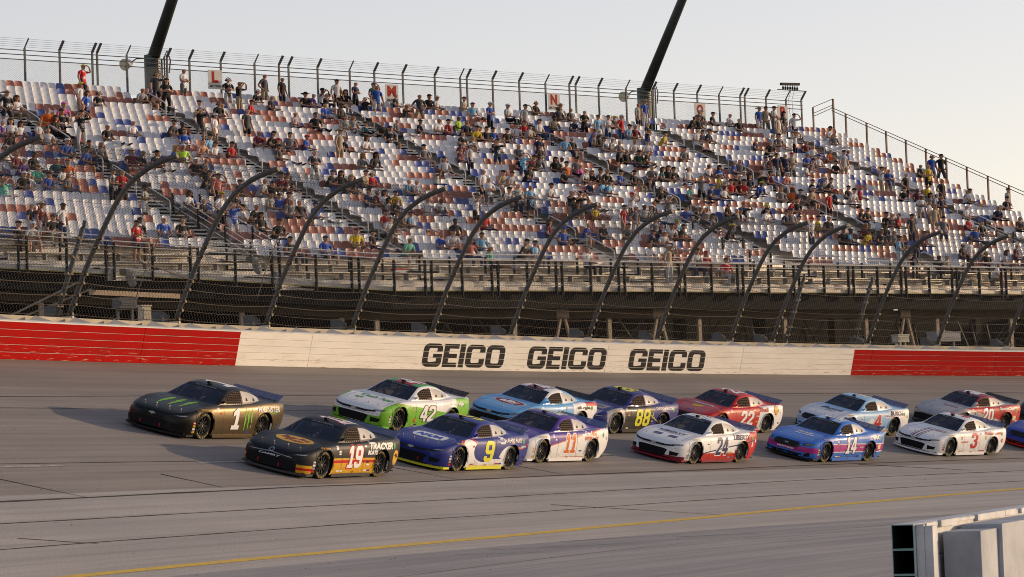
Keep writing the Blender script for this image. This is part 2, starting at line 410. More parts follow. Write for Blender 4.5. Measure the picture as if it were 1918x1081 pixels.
M_letter = mat('black_letter_paint', (.016, .017, .02), .8, var=.5, scale=3, var_col=(.035, .033, .032), spec=.1)
BW = block_word()
for n_, (a, b) in enumerate(((106.16, 110.9), (112.3, 117.05), (118.5, 123.3))):
    vs, fs = norm_shape(BW, b-a, .83)
    bm = bmesh.new(); vv = [bm.verts.new(((a+b)/2+x, y+.115+.415, 0)) for x, y in vs]
    for f in fs:
        try: bm.faces.new([vv[i] for i in f])
        except ValueError: pass
    def cut(co, no):
        bmesh.ops.bisect_plane(bm, geom=bm.verts[:]+bm.edges[:]+bm.faces[:], plane_co=co, plane_no=no)
    for j in range(1, NB):
        cut((0, PB*j-.007, 0), (0, 1, 0)); cut((0, PB*j+.007, 0), (0, 1, 0))
    for q in range(int((b-a)/.5)): cut((a+.5*q, 0, 0), (1, 0, 0))
    dl = [f for f in bm.faces if any(abs(f.calc_center_median().y-PB*j) < .006 for j in range(1, NB))]
    bmesh.ops.delete(bm, geom=dl, context='FACES')
    for v in bm.verts: v.co = wallp(v.co.x, v.co.y, -.004)
    me = bpy.data.meshes.new('lettering'); bm.to_mesh(me); bm.free(); me.materials.append(M_letter)
    link('lettering', me, wall)
# ------------------------------------------------------------ catch fence
PROF = [(0, 0), (.7, 1.39), (1.3, 2.38), (1.72, 3.02), (2.06, 3.47), (2.5, 3.86), (3.0, 4.15), (3.55, 4.34), (4.12, 4.45)]
def prof(t):  # t in metres along the profile
    for (a, b), (c, d) in zip(PROF, PROF[1:]):
        l = math.hypot(c-a, d-b)
        if t <= l: return a+(c-a)*t/l, b+(d-b)*t/l
        t -= l
    return PROF[-1]
PL = sum(math.hypot(c-a, d-b) for (a, b), (c, d) in zip(PROF, PROF[1:]))
def FP(s, a, b, out=0.0):
    p = Vector((CX, 0, 0)) + rad(s)*(R0+.62-a+out); p.z = zw(s)+1.36+b; return p
M_pipe = mat('dark_galvanised_pipe', (.105, .105, .105), .65, .15, var=.3, scale=5)
M_wire = mat('fence_wire', (.075, .068, .06), .7, .1)
M_cable = mat('rusty_cable', (.08, .062, .05), .8, .1, var=.5, scale=2)
M_clamp = mat('clamp_steel', (.17, .135, .085), .7, .1, var=.3, scale=10)
M_galv = mat('galvanised_steel', (.42, .41, .39), .4, .6, var=.25, scale=6)
M_black = mat('black_steel', (.014, .014, .016), .7)
fence = link('catch_fence', None, label='tall chain-link catch fence on dark curved posts leaning over the track above the wall', cat='fence')
POSTS = [82.3, 88.75, 93.92, 98.54, 103.18, 107.68, 112.27, 116.99, 121.28, 125.95, 128.69, 135.09, 139.87, 144.72, 149.5]
CB_ = [.08, .35, .62, .97, 1.22, 1.98, 2.24]
def at_b(b):
    for (a, b0), (c, d) in zip(PROF, PROF[1:]):
        if b <= d: return a+(c-a)*(b-b0)/(d-b0)
    return PROF[-1][0]
def smooth_prof(n):
    return [prof(PL*i/n) for i in range(n+1)]
for s in POSTS:
    mb = MB(); ln = 1.0 if s != 128.69 else .985
    mb.tube([FP(s, *prof(PL*ln*i/18)) for i in range(19)], .082, 10); mb.obj('post', M_pipe, fence, True)
    mb = MB(); c = FP(s, .985*PROF[-1][0], PROF[-1][1]); t = (FP(s, *PROF[-1])-FP(s, *PROF[-2])).normalized(); e = FP(s, *PROF[-1])
    mb.tube([e, e+t*.03], .078, 10); mb.obj('end_cap', M_clamp, fence)
    # bracket: a plate and a wedge box at the foot
    mb = MB(); T = tan_(s); p = FP(s, 0, 0); o = rad(s)
    mb.add([p-T*.50+o*.1+Vector((0, 0, -.05)), p-T*.12+o*.1+Vector((0, 0, -.05)), p-T*.12+o*.5+Vector((0, 0, -.05)), p-T*.50+o*.5+Vector((0, 0, -.05)), p-T*.50+o*.1+Vector((0, 0, .34)), p-T*.12+o*.1+Vector((0, 0, .2)), p-T*.12+o*.5+Vector((0, 0, .2)), p-T*.50+o*.5+Vector((0, 0, .34))],
           [(0, 3, 2, 1), (4, 5, 6, 7), (0, 1, 5, 4), (1, 2, 6, 5), (2, 3, 7, 6), (3, 0, 4, 7)])
    mb.obj('foot_box', mat('blue_grey_box', (.11, .12, .135), .8, var=.2), fence)
    mb = MB(); mb.bar(p+Vector((0, 0, -.06)), p+Vector((0, 0, .02)), .34, .3); mb.obj('foot_plate', M_cream, fence)
    mb = MB()
    for b in CB_:
        a = at_b(b); q = FP(s, a+.02, b); mb.bar(q-T*.13, q+T*.11, .10, .05); mb.bar(q-T*.04+o*-.1, q+T*.04+o*-.1, .05, .08)
    mb.obj('clamp', M_clamp, fence, kind='stuff')
for s in (88.17, 129.58, 134.15):
    mb = MB(); mb.tube([FP(s, 0, 0), FP(s, .46, 1.05), FP(s, 1.1, 2.55)], .075, 8); mb.bar(FP(s, 1.1, 2.5), FP(s, 1.16, 2.75), .07, .07)
    mb.obj('short_post', M_pipe, fence, True)
    mb = MB(); T = tan_(s)
    for b in (.3, .62, 1.22, 1.7, 2.24):
        q = FP(s, .43*b, b); mb.bar(q-T*.14, q+T*.14, .13, .08)
    mb.obj('clamp', M_clamp if s < 90 else M_pipe, fence, kind='stuff')
for b in CB_:
    mb = MB(); pts = []
    al = sorted(POSTS); a = at_b(b)
    for s0, s1 in zip(al, al[1:]):
        for i in range(5):
            f = i/5; sag = .07*4*f*(1-f)*(1 if b < 1.9 else 1.5); pts.append(FP(s0+(s1-s0)*f, a+.09, b-sag))
    mb.tube(pts, .008 if b not in (.62, .97, 1.98) else .012, 5); mb.obj('cable', M_cable, fence)
mb = MB(); mb.tube([FP(80, at_b(2.4), 2.45), FP(86, at_b(2.1), 2.1), FP(89.1, at_b(1.98)+.1, 1.95), FP(93.9, at_b(1.3)+.1, 1.25)], .02, 5); mb.obj('cable', M_cable, fence)
# chain link: every strand real wire
mb = MB(); S_0, S_1, DP = 79.5, 151.0, .145
nseg = 12; NS = int((S_1-S_0)/DP)
for sg in (1, -1):
    for i in range(-int(PL*.9/DP), NS+int(PL*.9/DP)):
        s0 = S_0+i*DP
        pts = []
        for k in range(nseg+1):
            t = PL*.985*k/nseg; s = s0+sg*t*.9
            if s < S_0 or s > S_1: continue
            a, b = prof(t); pts.append(FP(s, a+.1, b))
        if len(pts) > 1: mb.tube(pts, .0042, 3, cap=False)
mb.obj('chain_link', M_wire, fence, kind='stuff')
# a plain square net under the overhang
mb = MB()
for k in range(9):
    t = PL*(.58+.05*k); a, b = prof(t)
    mb.tube([FP(s, a+.1, b-.03) for s in [82.3+1.5*i for i in range(45)]], .006, 3, cap=False)
mb.obj('net_wires', M_wire, fence, kind='stuff')

# the gear hanging at the fence on the left
mb = MB()
mb.bar(Vector((-13.58, 92.5, 5.33)), Vector((-11.05, 95.7, 5.27)), .05, .16)
tag_l = mb.obj('perforated_rail', mat('mottled_tan_steel', (.45, .33, .22), .6, var=.5, scale=14), label='long tan perforated rail fixed level across the fence near the left end', cat='rail')  # tan steel mottled by noise
mic = link('boom_microphone', None, label='furry grey boom microphone hung on a thin pole at the catch fence, left side', cat='microphone')
mb = MB(); c = Vector((-12.3, 93.0, 5.78)); T = (tan_(91)*.45+Vector((0, 0, -1))).normalized()
pts = [c+T*x for x in (-.3, -.25, -.1, .1, .25, .33)]
rsz = [.04, .10, .13, .135, .12, .05]
for (p, q, r1, r2) in zip(pts, pts[1:], rsz, rsz[1:]): mb.tube([p, q], r1, 10, r2=r2)
rr_ = random.Random(1)
for i in range(500):
    k = rr_.random(); p = c+T*(-.28+.58*k); a = T.orthogonal().normalized(); a.rotate(Matrix.Rotation(rr_.uniform(0, 6.28), 3, T)); rad_ = .125*sin(pi*min(.95, max(.08, k)))**.4
    e = p+a*(rad_+.05); mb.add([p+a*rad_*.8+T*.02, p+a*rad_*.8-T*.02, e], [(0, 1, 2)])
mb.obj('wind_shield', mat('grey_fur', (.33, .31, .28), .95), mic)
mb = MB(); mb.tube([c+Vector((1.0, .6, 1.6)), c+Vector((.35, .2, .0)), c+Vector((.0, 0, -1.1))], .018, 6); mb.box(-.1, -.1, -.1, .1, .1, .1, M=Matrix.Translation(c+Vector((-.25, 0, .2)))); mb.obj('boom_pole', M_clamp, mic)

mic2 = mic.copy(); COL.objects.link(mic2); mic2['label'] = 'second furry grey boom microphone, farther right at the front railing'; mic2['category'] = 'microphone'
for ch in list(mic.children):
    c2 = ch.copy(); COL.objects.link(c2); c2.parent = mic2
mic2.location = Vector((-8.84, 100.0, 6.49))-Vector((-12.3, 93.0, 5.78))

for q, (a, b) in enumerate((((-17.2, 98, 4.9), (-14.9, 100, 6.2)), ((-17.2, 98.5, 4.75), (-14.7, 100.5, 5.9)), ((-17.0, 98, 4.5), (-15.0, 99, 4.95)))):
    mb = MB(); mb.bar(Vector(a), Vector(b), .12, .05); mb.obj('board', mat('grey_board', (.14, .13, .12), .8, var=.4), label='%s grey board leaning under the stand at the far left' % ('upper', 'middle', 'lowest')[q], cat='board', group='grey boards leaning under the stand')
# ------------------------------------------------------------ grandstand
M_alu = mat('bare_aluminium', (.50, .47, .43), .45, .25, var=.45, scale=2.2, aniso=(1, 1, 6))
M_plank = mat('weathered_plank', (.74, .68, .58), .42, .8, var=.3, scale=3)
M_tan = mat('tan_steel', (.42, .34, .25), .8, var=.3, scale=4)
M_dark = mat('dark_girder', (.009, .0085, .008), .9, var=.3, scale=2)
SEATC = {'w': (.66, .66, .68), 'r': (.35, .125, .085), 'b': (.045, .085, .31)}
M_seat = {k: mat('seat_plastic_'+n, SEATC[k], .38, var=.22, scale=7) for k, n in (('w', 'white'), ('r', 'brick_red'), ('b', 'blue'))}
stand = link('grandstand', None, label='huge sloping grandstand of white, brick red and blue plastic seats filled with spectators', cat='grandstand')
AIS = [-29.5, -4.5, 15.2, 40.6, 65.3, 87.3, 111.2]
UL, UR = -52, 122
RMX = [(-52, 24.2), (-31, 25.3), (-8, 26.7), (8, 27.75), (28, 27.6), (65, 27.6), (122, 27.6)]
def rmax(u): return interp(RMX, u)
def ulim(r):
    """left end of row r along the cut front edge"""
    u = UL
    while u < 60 and rmax(u) < r-.02: u += .5
    return u
MRow = Matrix(((GD.x, GN.x, 0, 0), (GD.y, GN.y, 0, 0), (0, 0, 1, 0), (0, 0, 0, 1)))   # local x along row, y to the front
def MU(u, r, dn=0., dz=0.):
    m = MRow.copy(); m.translation = GS(u, r, dn, dz-SEAT); return m
for r in range(0, 28):
    u0 = ulim(r); mb = MB(); L_ = (UR-u0+1)*GW
    mb.box(0, -.36, -GH-.03, L_, GT-.363, 0)
    mb.box(0, GT-.364-.03, -.05, L_, GT-.345, -.004)
    mb.obj('terrace_step', M_alu, stand, M=MU(u0-.5, r))
# seat mesh: thick curved shell
def seat_mesh(key):
    NX = 5; rows = []
    prof_ = [(.40, .395), (.28, .405), (.05, .425), (-.02, .52), (-.06, .68), (-.085, .83)]   # y (front +), z
    for y, z in prof_:
        row = []
        for i in range(NX):
            t = -1+2*i/(NX-1); wv = .235 if z < .8 else .215
            fwd = (.05*t*t) if z > .45 else 0.0; lift = .03*t*t if z < .45 else -(.035*t**4 if z > .8 else 0)
            row.append(Vector((t*wv, y+fwd, z+lift)))
        rows.append(row)
    mb = MB(); n = len(rows)
    for row in rows: mb.v += [tuple(p) for p in row]
    for k, row in enumerate(rows):
        off = Vector((0, -.03 if k > 2 else 0, -.03 if k <= 2 else 0)); mb.v += [tuple(p+off) for p in row]
    B = n*NX
    for a in range(n-1):
        for i in range(NX-1):
            q = a*NX+i; mb.f.append((q, q+1, q+NX+1, q+NX)); mb.f.append((B+q, B+q+NX, B+q+NX+1, B+q+1))
    for i in range(NX-1):
        mb.f.append((i, B+i, B+i+1, i+1)); q = (n-1)*NX+i; mb.f.append((q, q+1, B+q+1, B+q))
    for a in range(n-1):
        q = a*NX; mb.f.append((q, q+NX, B+q+NX, B+q)); q += NX-1; mb.f.append((q, B+q, B+q+NX, q+NX))
    mb.m = [0]*len(mb.f)
    me = mb.mesh('seat_'+key, [M_seat[key]]); auto_smooth(me, 50); return me, mb
SM = {k: seat_mesh(k)[0] for k in 'wrb'}; sv, sf = (lambda m: (m.v, m.f))(seat_mesh('w')[1])
rs = random.Random(11)
SLAST = [(-52, 22.6), (-28, 23.4), (-17, 24.0), (-4, 25.2), (11, 25.6), (122, 25.4)]
seats = []
for r in range(0, 26):
    u = UL+1; run = None; left = 0
    while u < UR+.2:
        if any(abs(u-a) < 1.75 for a in AIS) or r > interp(SLAST, u): u += 1; left = 0; continue
        if left <= 0:
            x = rs.random(); run = 'w' if x < .56 else ('r' if x < .83 else 'b'); left = rs.choice({'w': (1, 2, 2, 3, 4, 5), 'r': (1, 1, 2, 2, 3, 4), 'b': (1, 1, 1, 2)}[run])
        seats.append((u, r, run)); left -= 1; u += 1
def depth(t): return GS(t[0], t[1]).y
vis = [t for t in seats if -33 < t[0] < 121]
order = sorted(vis, key=depth)
# keep as single parts the nearest 300 seats that no railing or bench hides
near = set(order[:300])
for t in order[:300]:
    link('seat', SM[t[2]], stand, M=MU(t[0], t[1], .0))
mb = MB(); mi = {'w': 0, 'r': 1, 'b': 2}
for t in seats:
    if t in near: continue
    M = MU(t[0], t[1]); base = len(mb.v); mb.v += [tuple(M @ Vector(p)) for p in sv]
    mb.f += [tuple(base+i for i in f) for f in sf]; mb.m += [mi[t[2]]]*len(sf)
me = mb.mesh('seat_rows', [M_seat[k] for k in 'wrb']); me.polygons.foreach_set('use_smooth', [True]*len(me.polygons))
bm = bmesh.new(); bm.from_mesh(me); bm.normal_update()
for e in bm.edges:
    if len(e.link_faces) == 2 and e.calc_face_angle(0) > .85: e.smooth = False
bm.to_mesh(me); bm.free()
link('seat_rows', me, stand, kind='stuff')
# bench planks on the front rows
for r in range(23, 28):
    u0 = max(ulim(r), UL)
    us = u0
    ends = [a for a in AIS if a > u0]+[UR]
    for e in ends:
        # keep only where seats are not
        a, b = us, e-1.2
        if r <= 25:
            while b > a and r <= interp(SLAST, b)+.3: b -= 1
        if b-a > 2:
            for (y0, y1, z) in ((.05, .30, .40), (-.22, .02, .36)):
                mb = MB(); mb.box(0, y0, z-.045, (b-a)*GW, y1, z); mb.obj('bench_plank', M_plank, stand, M=MU(a, r))
            mb = MB()
            for q in range(int((b-a)*GW/1.8)+1): mb.box(q*1.8+.1, -.1, 0, q*1.8+.16, .2, .355)
            mb.obj('bench_bracket', M_alu, stand, kind='stuff', M=MU(a, r))
        us = e+1.2
for r in range(22, 28):
    u0 = ulim(r)
    for y0 in (-.33, -.10, .13, .36):
        mb = MB(); mb.box(0, y0, .004, (UR-u0)*GW, y0+.20, .03); mb.obj('tread_plank', M_plank, stand, M=MU(u0, r))
    for z0 in (-.14, -.29):
        mb = MB(); mb.box(0, GT-.34, z0, (UR-u0)*GW, GT-.325, z0+.12); mb.obj('riser_plank', M_plank, stand, M=MU(u0, r))
# aisle half-steps
for a in AIS:
    mb = MB()
    for r in range(0, 27):
        if r < rmax(a)-.4:
            for (y0, y1, z0) in ((GT-.36, GT-.36+.44, -GH+.207),):
                M = MU(a-1.1, r); mb.box(-.22, y0, z0-.05, 3.1*GW, y1, z0, M=M)
                mb.box(.0, y0+.01, z0-.2, .05, y1-.02, z0-.052, M=M)
    mb.obj('aisle_steps', M_alu, stand, kind='stuff')
    mb = MB()
    for r in range(0, 26):
        if r < rmax(a)-.4:
            M = MU(a-1.6, r)
            mb.box(0, GT-.36+.40, -GH+.16, 3.2*GW, GT-.36+.455, -GH+.222, M=M); mb.box(0, GT-.41, -.06, 3.2*GW, GT-.335, .012, M=M)
            mb.box(0, GT-.345, -.21, 3.2*GW, GT-.338, -.065, m=1, M=M); mb.box(0, GT-.36+.45, -GH+.015, 3.2*GW, GT-.36+.457, -GH+.155, m=1, M=M)  # dark strips put in for the shade of the open risers
    mb.obj('nosings_and_riser_shade', [mat('nosing_bright', (.62, .60, .56), .5), M_dark], stand, kind='stuff')
# front edge
def edge(u, dn=0., z=0.): 
    p = GS(u, rmax(u), GT-.36+dn, -SEAT); p.z += z; return p
EU = [-52, -44, -38, -31, -20, -8, 8, 28, 50, 72, 95, 122]
mb = MB()
for a, b in zip(EU, EU[1:]):
    for (z0, z1, d0) in ((-.16, .0, .02),):
        mb.quad(edge(a, d0, z0), edge(b, d0, z0), edge(b, d0, z1), edge(a, d0, z1)); mb.quad(edge(a, d0, z1), edge(b, d0, z1), edge(b, -1.1, z1), edge(a, -1.1, z1)); mb.quad(edge(a, d0, z0), edge(a, -1.1, z0), edge(b, -1.1, z0), edge(b, d0, z0))
mb.obj('walkway', M_alu, stand)
mb = MB()
for a, b in zip(EU, EU[1:]): mb.quad(edge(a, .045, -.2), edge(b, .045, -.2), edge(b, .045, -.17), edge(a, .045, -.17)); mb.quad(edge(a, .045, -.17), edge(b, .045, -.17), edge(b, .0, -.17), edge(a, .0, -.17))
mb.obj('edge_trim', mat('yellow_trim', (.45, .38, .12), .6), stand)
mb = MB()
for a, b in zip(EU, EU[1:]):
    for zt_, zb_, dn in ((-.2, -.95, -.25),):
        p, q = edge(a, dn, 0), edge(b, dn, 0)
        mb.bar(p+Vector((0, 0, -.24)), q+Vector((0, 0, -.24)), .30, .06); mb.bar(p+Vector((0, 0, -.6)), q+Vector((0, 0, -.6)), .04, .68); mb.bar(p+Vector((0, 0, -.97)), q+Vector((0, 0, -.97)), .30, .06)
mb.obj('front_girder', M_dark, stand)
for u in range(-50, 122, 6):
    mb = MB(); p = edge(u, -.3, -.35); q = GS(u, 1, -.4, -SEAT-.75); mb.bar(p, q, .22, .5); mb.obj('raker_beam', M_dark, stand)
for a_, b_ in zip(EU, EU[1:]):
    mb = MB(); p, q = edge(a_, -1.1, -1.2), edge(b_, -1.1, -1.2); mb.bar(p, q, .05, .40); mb.bar(p+Vector((0, 0, -.2)), q+Vector((0, 0, -.2)), .34, .04); mb.obj('lower_girder', mat('olive_girder', (.085, .068, .04), .8, var=.4, scale=1), stand)
for r in range(3, 26, 4):
    mb = MB(); mb.bar(GS(UL, r, 0, -SEAT-.62), GS(UR, r, 0, -SEAT-.62), .18, .35); mb.obj('cross_girder', M_dark, stand)
for u in (-45, -35, -25, -15, -6, 4, 7.6, 24, 36, 48, 60, 72, 83, 95, 107):
    mb = MB(); p = edge(u, -1.1, -1.42); b = p.copy(); b.z = 1.5
    t_ = .22; mb.bar(p, b, t_, .03, ref=GN); mb.bar(p+GN*.1, b+GN*.1, t_, .025, ref=GN); mb.bar(p+GN*.05, b+GN*.05, .025, .1, ref=GN)
    mb.obj('column', M_tan, stand)
for u in (-31, 30, 42.5, 78, 101):
    p = edge(u, -1.0, -1.15); mb = MB()
    for sg in (-1, 1): mb.bar(p+Vector((0, 0, -.15))+GD*.1*sg, p+GD*1.0*sg+Vector((0, 0, -3.2)), .12, .12)
    mb.obj('splayed_brace', M_tan, stand)
    mb = MB(); mb.bar(p+GD*-.38, p+GD*.38, .06, .6); mb.obj('gusset_plate', M_tan, stand)
rs = random.Random(21)
for u in range(-48, 120, 7):
    mb = MB(); dn = rs.uniform(-9, -3); p = edge(u+rs.uniform(-2, 2), dn, -1.5); q = edge(u+rs.uniform(3, 8), dn-2, -5.0); mb.bar(p, q, .14, .14)
    q2 = edge(u+rs.uniform(-6, -2), dn-1, -4.8); mb.bar(p, q2, .11, .11); mb.obj('diagonal_brace', mat('grey_brace', (.12, .115, .11), .8), stand)
rs = random.Random(33)
for i in range(34):
    u = rs.uniform(-44, 112); dn = rs.uniform(-7, -1.6); p = edge(u, dn, -1.3); q = edge(u+rs.choice((-1, 1))*rs.uniform(2, 7), dn-rs.uniform(0, 2), -rs.uniform(3.2, 5.2)); mb = MB(); mb.bar(p, q, .09, .09); mb.obj('diagonal_brace', mat('grey_brace', (.12, .115, .11), .8), stand)
for u in range(-44, 120, 12):
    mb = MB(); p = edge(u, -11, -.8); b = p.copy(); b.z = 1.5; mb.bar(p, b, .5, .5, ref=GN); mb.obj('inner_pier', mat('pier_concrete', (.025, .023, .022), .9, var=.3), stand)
# back wall of the concourse with two openings, and its slab
mb = MB(); DNB = -15.5
def bw(u0, u1, z0, z1):
    a = edge(u0, 0); b = edge(u1, 0)
    a = GS(u0, 27.6, DNB); b = GS(u1, 27.6, DNB); A = Vector((a.x, a.y, z0)); B = Vector((b.x, b.y, z0)); 
    o = -GN*.3
    mb.add([A, B, B+o, A+o]+[v+Vector((0, 0, z1-z0)) for v in (A, B, B+o, A+o)], [(0, 3, 2, 1), (4, 5, 6, 7), (0, 1, 5, 4), (1, 2, 6, 5), (2, 3, 7, 6), (3, 0, 4, 7)])
HOLES = [(109, 110.4, 6.76, 7.3), (110.7, 112.6, 6.76, 7.34), (119.2, 120, 6.95, 7.06), (100.5, 100.75, 6.5, 7.1), (-7.7, -6.9, 8.03, 8.12)]
us = sorted({-70, 200, *[h[0] for h in HOLES], *[h[1] for h in HOLES]})
for a, b in zip(us, us[1:]):
    h = [h for h in HOLES if h[0] <= a and h[1] >= b]
    if h: bw(a, b, 0, h[0][2]); bw(a, b, h[0][3], 12.5)
    else: bw(a, b, 0, 12.5)
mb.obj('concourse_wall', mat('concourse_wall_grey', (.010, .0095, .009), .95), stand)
mb = MB(); mb.bar(Vector((*GS(130, 27.6, -15.5).xy, 3.2)), Vector((*GS(130, 27.6, 1.0).xy, 3.2)), .2, 7); mb.obj('sun_block_wall', mat('concourse_wall_grey', (.010, .0095, .009), .95), stand)  # wall added to keep sunlight out from under the stand
# things stored underneath
M_crate = mat('pale_board', (.6, .52, .38), .7, var=.2)
def under(u, dn, z, sx, sy, sz, name, m, label, cat, ry=0):
    mb = MB(); mb.box(-sx/2, -sy/2, 0, sx/2, sy/2, sz); mb.box(-sx/2-.03, -sy/2-.03, sz, sx/2+.03, sy/2+.03, sz+.05); mb.box(-sx/2+.05, sy/2, .1, sx/2-.05, sy/2+.03, sz*.45); mb.box(-sx/2+.05, sy/2, sz*.5, sx/2-.05, sy/2+.03, sz-.08)
    p = edge(u, dn); M = MRow.copy(); M.translation = Vector((p.x, p.y, z)); mb.obj(name, m, None, label=label, cat=cat, M=M)

def at_world(x, y, z, sx, sy, sz, name, m, label, cat):
    mb = MB(); mb.box(-sx/2, -sy/2, 0, sx/2, sy/2, sz); mb.box(-sx/2-.03, -sy/2-.03, sz, sx/2+.03, sy/2+.03, sz+.05); mb.box(-sx/2+.05, sy/2, .1, sx/2-.05, sy/2+.03, sz*.45); mb.box(-sx/2+.05, sy/2, sz*.5, sx/2-.05, sy/2+.03, sz-.08)
    for q in (-1, 1): mb.box(q*sx*.4-.04, -.04, -1.4, q*sx*.4+.04, .04, 0)
    M = MRow.copy(); M.translation = Vector((x, y, z)); mb.obj(name, m, None, label=label, cat=cat, M=M)
at_world(-13.17, 103, 4.8, .36, .3, .55, 'cupboard', M_crate, 'pale cream cupboard on legs under the stand, sunlit, behind the red wall', 'cupboard')
at_world(-14.0, 104, 5.35, .75, .5, .34, 'equipment_case', mat('grey_case', (.11, .11, .115), .6), 'dark grey equipment case raised beside the pale cream cupboard', 'case')
at_world(17.16, 128, 3.85, .7, .4, .3, 'utility_box', mat('pale_utility', (.5, .47, .38), .6), 'small pale utility box under the right part of the stand', 'box')
at_world(19.53, 131, 3.9, 1.6, .6, .4, 'long_utility_box', mat('grey_utility', (.25, .25, .26), .6), 'long grey utility box beside the rightmost columns under the stand', 'box')

# ------------------------------------------------------------ railings
M_rail = mat('rail_pipe', (.66, .64, .61), .5, 0)
fr = link('front_railing', None, label='low railing with black posts and pipe rails along the front edge of the grandstand', cat='railing')
def elen(a, b): return (edge(b)-edge(a)).length
u = UL; k = 0; pu = []
while u < UR:
    pu.append(u); u += (3.6 if k % 3 else .75); k += 1
for u in pu:
    mb = MB(); mb.bar(edge(u, .08, -.42), edge(u, .08, 1.18), .05, .16, ref=GN); mb.obj('railing_post', M_black, fr)
mb = MB()
for z, r in ((1.22, .028), (1.02, .022), (.08, .02)):
    mb = MB(); mb.tube([edge(u, .12, z) for u in EU], r, 6); mb.obj('rail', M_rail, fr)
ir = link('inner_railing', None, label='second pipe railing with black posts one step behind the front railing', cat='railing')
for i, u in enumerate(pu[1:]):
    if i % 3 == 2: continue
    mb = MB(); mb.bar(edge(u+1.3, -1.6, .35), edge(u+1.3, -1.6, 1.5), .05, .13, ref=GN); mb.obj('railing_post', M_black, ir)
for z, r in ((1.62, .028), (1.42, .02)):
    mb = MB(); mb.tube([edge(u, -1.6, z) for u in EU], r, 6); mb.obj('rail', M_rail, ir)
mb = MB()
u = UL
while u < UR:
    for sg in (0, 1):
        a, b = (0.06, 1.0) if sg else (1.0, .06)
        mb.tube([edge(u, .1, a), edge(u+1.6, .1, b)], .0035, 3, cap=False)
    u += .21
mb.obj('railing_mesh', M_wire, fr, kind='stuff')

ORD = {0: 'topmost', 1: 'second', 2: 'third', 3: 'fourth', 4: 'fifth', 5: 'sixth', 6: 'seventh', 7: 'eighth', 8: 'lowest'}
ANAME = {-29.5: 'far left aisle', -4.5: 'aisle left of the L sign', 15.2: 'aisle below the L sign', 40.6: 'aisle below the M sign', 65.3: 'aisle below the N sign', 87.3: 'aisle left of the O sign', 111.2: 'aisle below the P sign'}
def handrail(a, r0, lab):
    t = link('aisle_handrail', None, loc=GS(a, r0, .1, -SEAT), label=lab, cat='handrail', group='handrails down the aisles')
    def P(dr, z): return GN*(dr*GT)+Vector((0, 0, -GH*dr+z))
    mb = MB(); mb.tube([P(0, 0), P(0, .82), P(.08, .9), P(.2, .92), P(1.95, .92), P(2.1, .88), P(2.15, .8), P(2.15, 0)], .03, 6); mb.obj('hoop', M_rail, t, True)
    mb = MB(); mb.tube([P(0, .45), P(2.15, .45)], .025, 6); mb.obj('mid_rail', M_rail, t, True)
for ai, a in enumerate(AIS):
    k = 0; r = 1.4 + (ai % 3)*.4
    if a == 15.2: r = .9
    while r+2.2 < rmax(a)-1 and k < 9:
        if not (a in (-4.5, 65.3, 111.2) and 17.5 < r < 25):
            handrail(a, r, '%s grey pipe handrail of the %s' % (ORD[k], ANAME[a]))
        r += 3.05; k += 1
# long stair rails where the lower stairways come up
for a in (-1.8, 60.5, 108.7):
    nm = {-1.8: 'left', 60.5: 'middle', 108.7: 'right'}[a]
    t = link('stairway_railing', None, loc=GS(a, 18.5, 0, -SEAT), label='long double pipe stairway railing with dark posts, %s one of three low in the stand' % nm, cat='railing', group='stairway railings')
    for du in (-1.5, 1.5):
        def P(dr, z): return GD*(du*GW)+GN*(dr*GT)+Vector((0, 0, -GH*dr+z))
        for z in (1.05, .8, .5): mb = MB(); mb.tube([P(0, z), P(6.8, z)], .022, 6); mb.obj('rail', M_rail, t)
        for dr in (.1, 2.3, 4.6, 6.7): mb = MB(); mb.bar(P(dr, 0), P(dr, 1.1), .09, .09, ref=GN); mb.obj('post', M_black, t)

# ------------------------------------------------------------ fence along the top of the stand
bf = link('top_fence', None, label='tall mesh fence with angled barbed-wire arms along the top row of the grandstand', cat='fence')
def BFp(u, z, dn=-.55): return GS(u, 0, dn, z)
M_mesh2 = mat('thin_mesh_wire', (.30, .30, .30), .5, .4)
PU = [-14, -10.2, -6.0, -1.8, 2.5, 6.7, 10.7, 11.3, 15.0, 20.1, 23.0, 27.1, 31.6, 34.9, 36.2, 40.2, 44.7, 48.2, 52.3, 57, 60.8, 61.8, 65.7, 69.8, 73.9, 77.7, 78.7, 82.4, 86.9, 91.3, 94.9, 98.9, 102.7, 106.4, 107.2, 111.0, 114.6, 117.4]
for i, u in enumerate(PU):
    mb = MB(); mb.bar(BFp(u, -1.0), BFp(u, 1.78), .10, .07, ref=GN); mb.obj('fence_post', M_pipe, bf)
    mb = MB(); mb.bar(BFp(u, 1.78), BFp(u, 2.25)+GN*.34+GD*.06, .05 if i % 4 == 0 else .13, .06, ref=GN); mb.obj('arm', M_pipe, bf)
for z in (1.66, 1.42, 1.17):
    mb = MB(); mb.tube([BFp(-18, z), BFp(40, z), BFp(117.6, z)], .026, 6); mb.obj('pipe_rail', M_pipe, bf)
for k in range(5):
    mb = MB(); f = .1+.2*k; mb.tube([BFp(u, 1.78+.47*f)+GN*.34*f+GD*.06*f for u in (-18, 20, 60, 90, 117.4)], .006, 4); mb.obj('barbed_wire', M_pipe, bf)
mb = MB(); u = -18.
while u < 117.2:
    for sg in (1, -1):
        u1 = u+2.2*sg/ .49*.5*2
        a, b = BFp(u, -.35), BFp(u+sg*3.1, 1.17)
        if -18.1 <= u+sg*3.1 <= 117.5: mb.tube([a, b], .0042, 3, cap=False)
    u += .19
mb.obj('mesh_panel', M_mesh2, bf, kind='stuff')
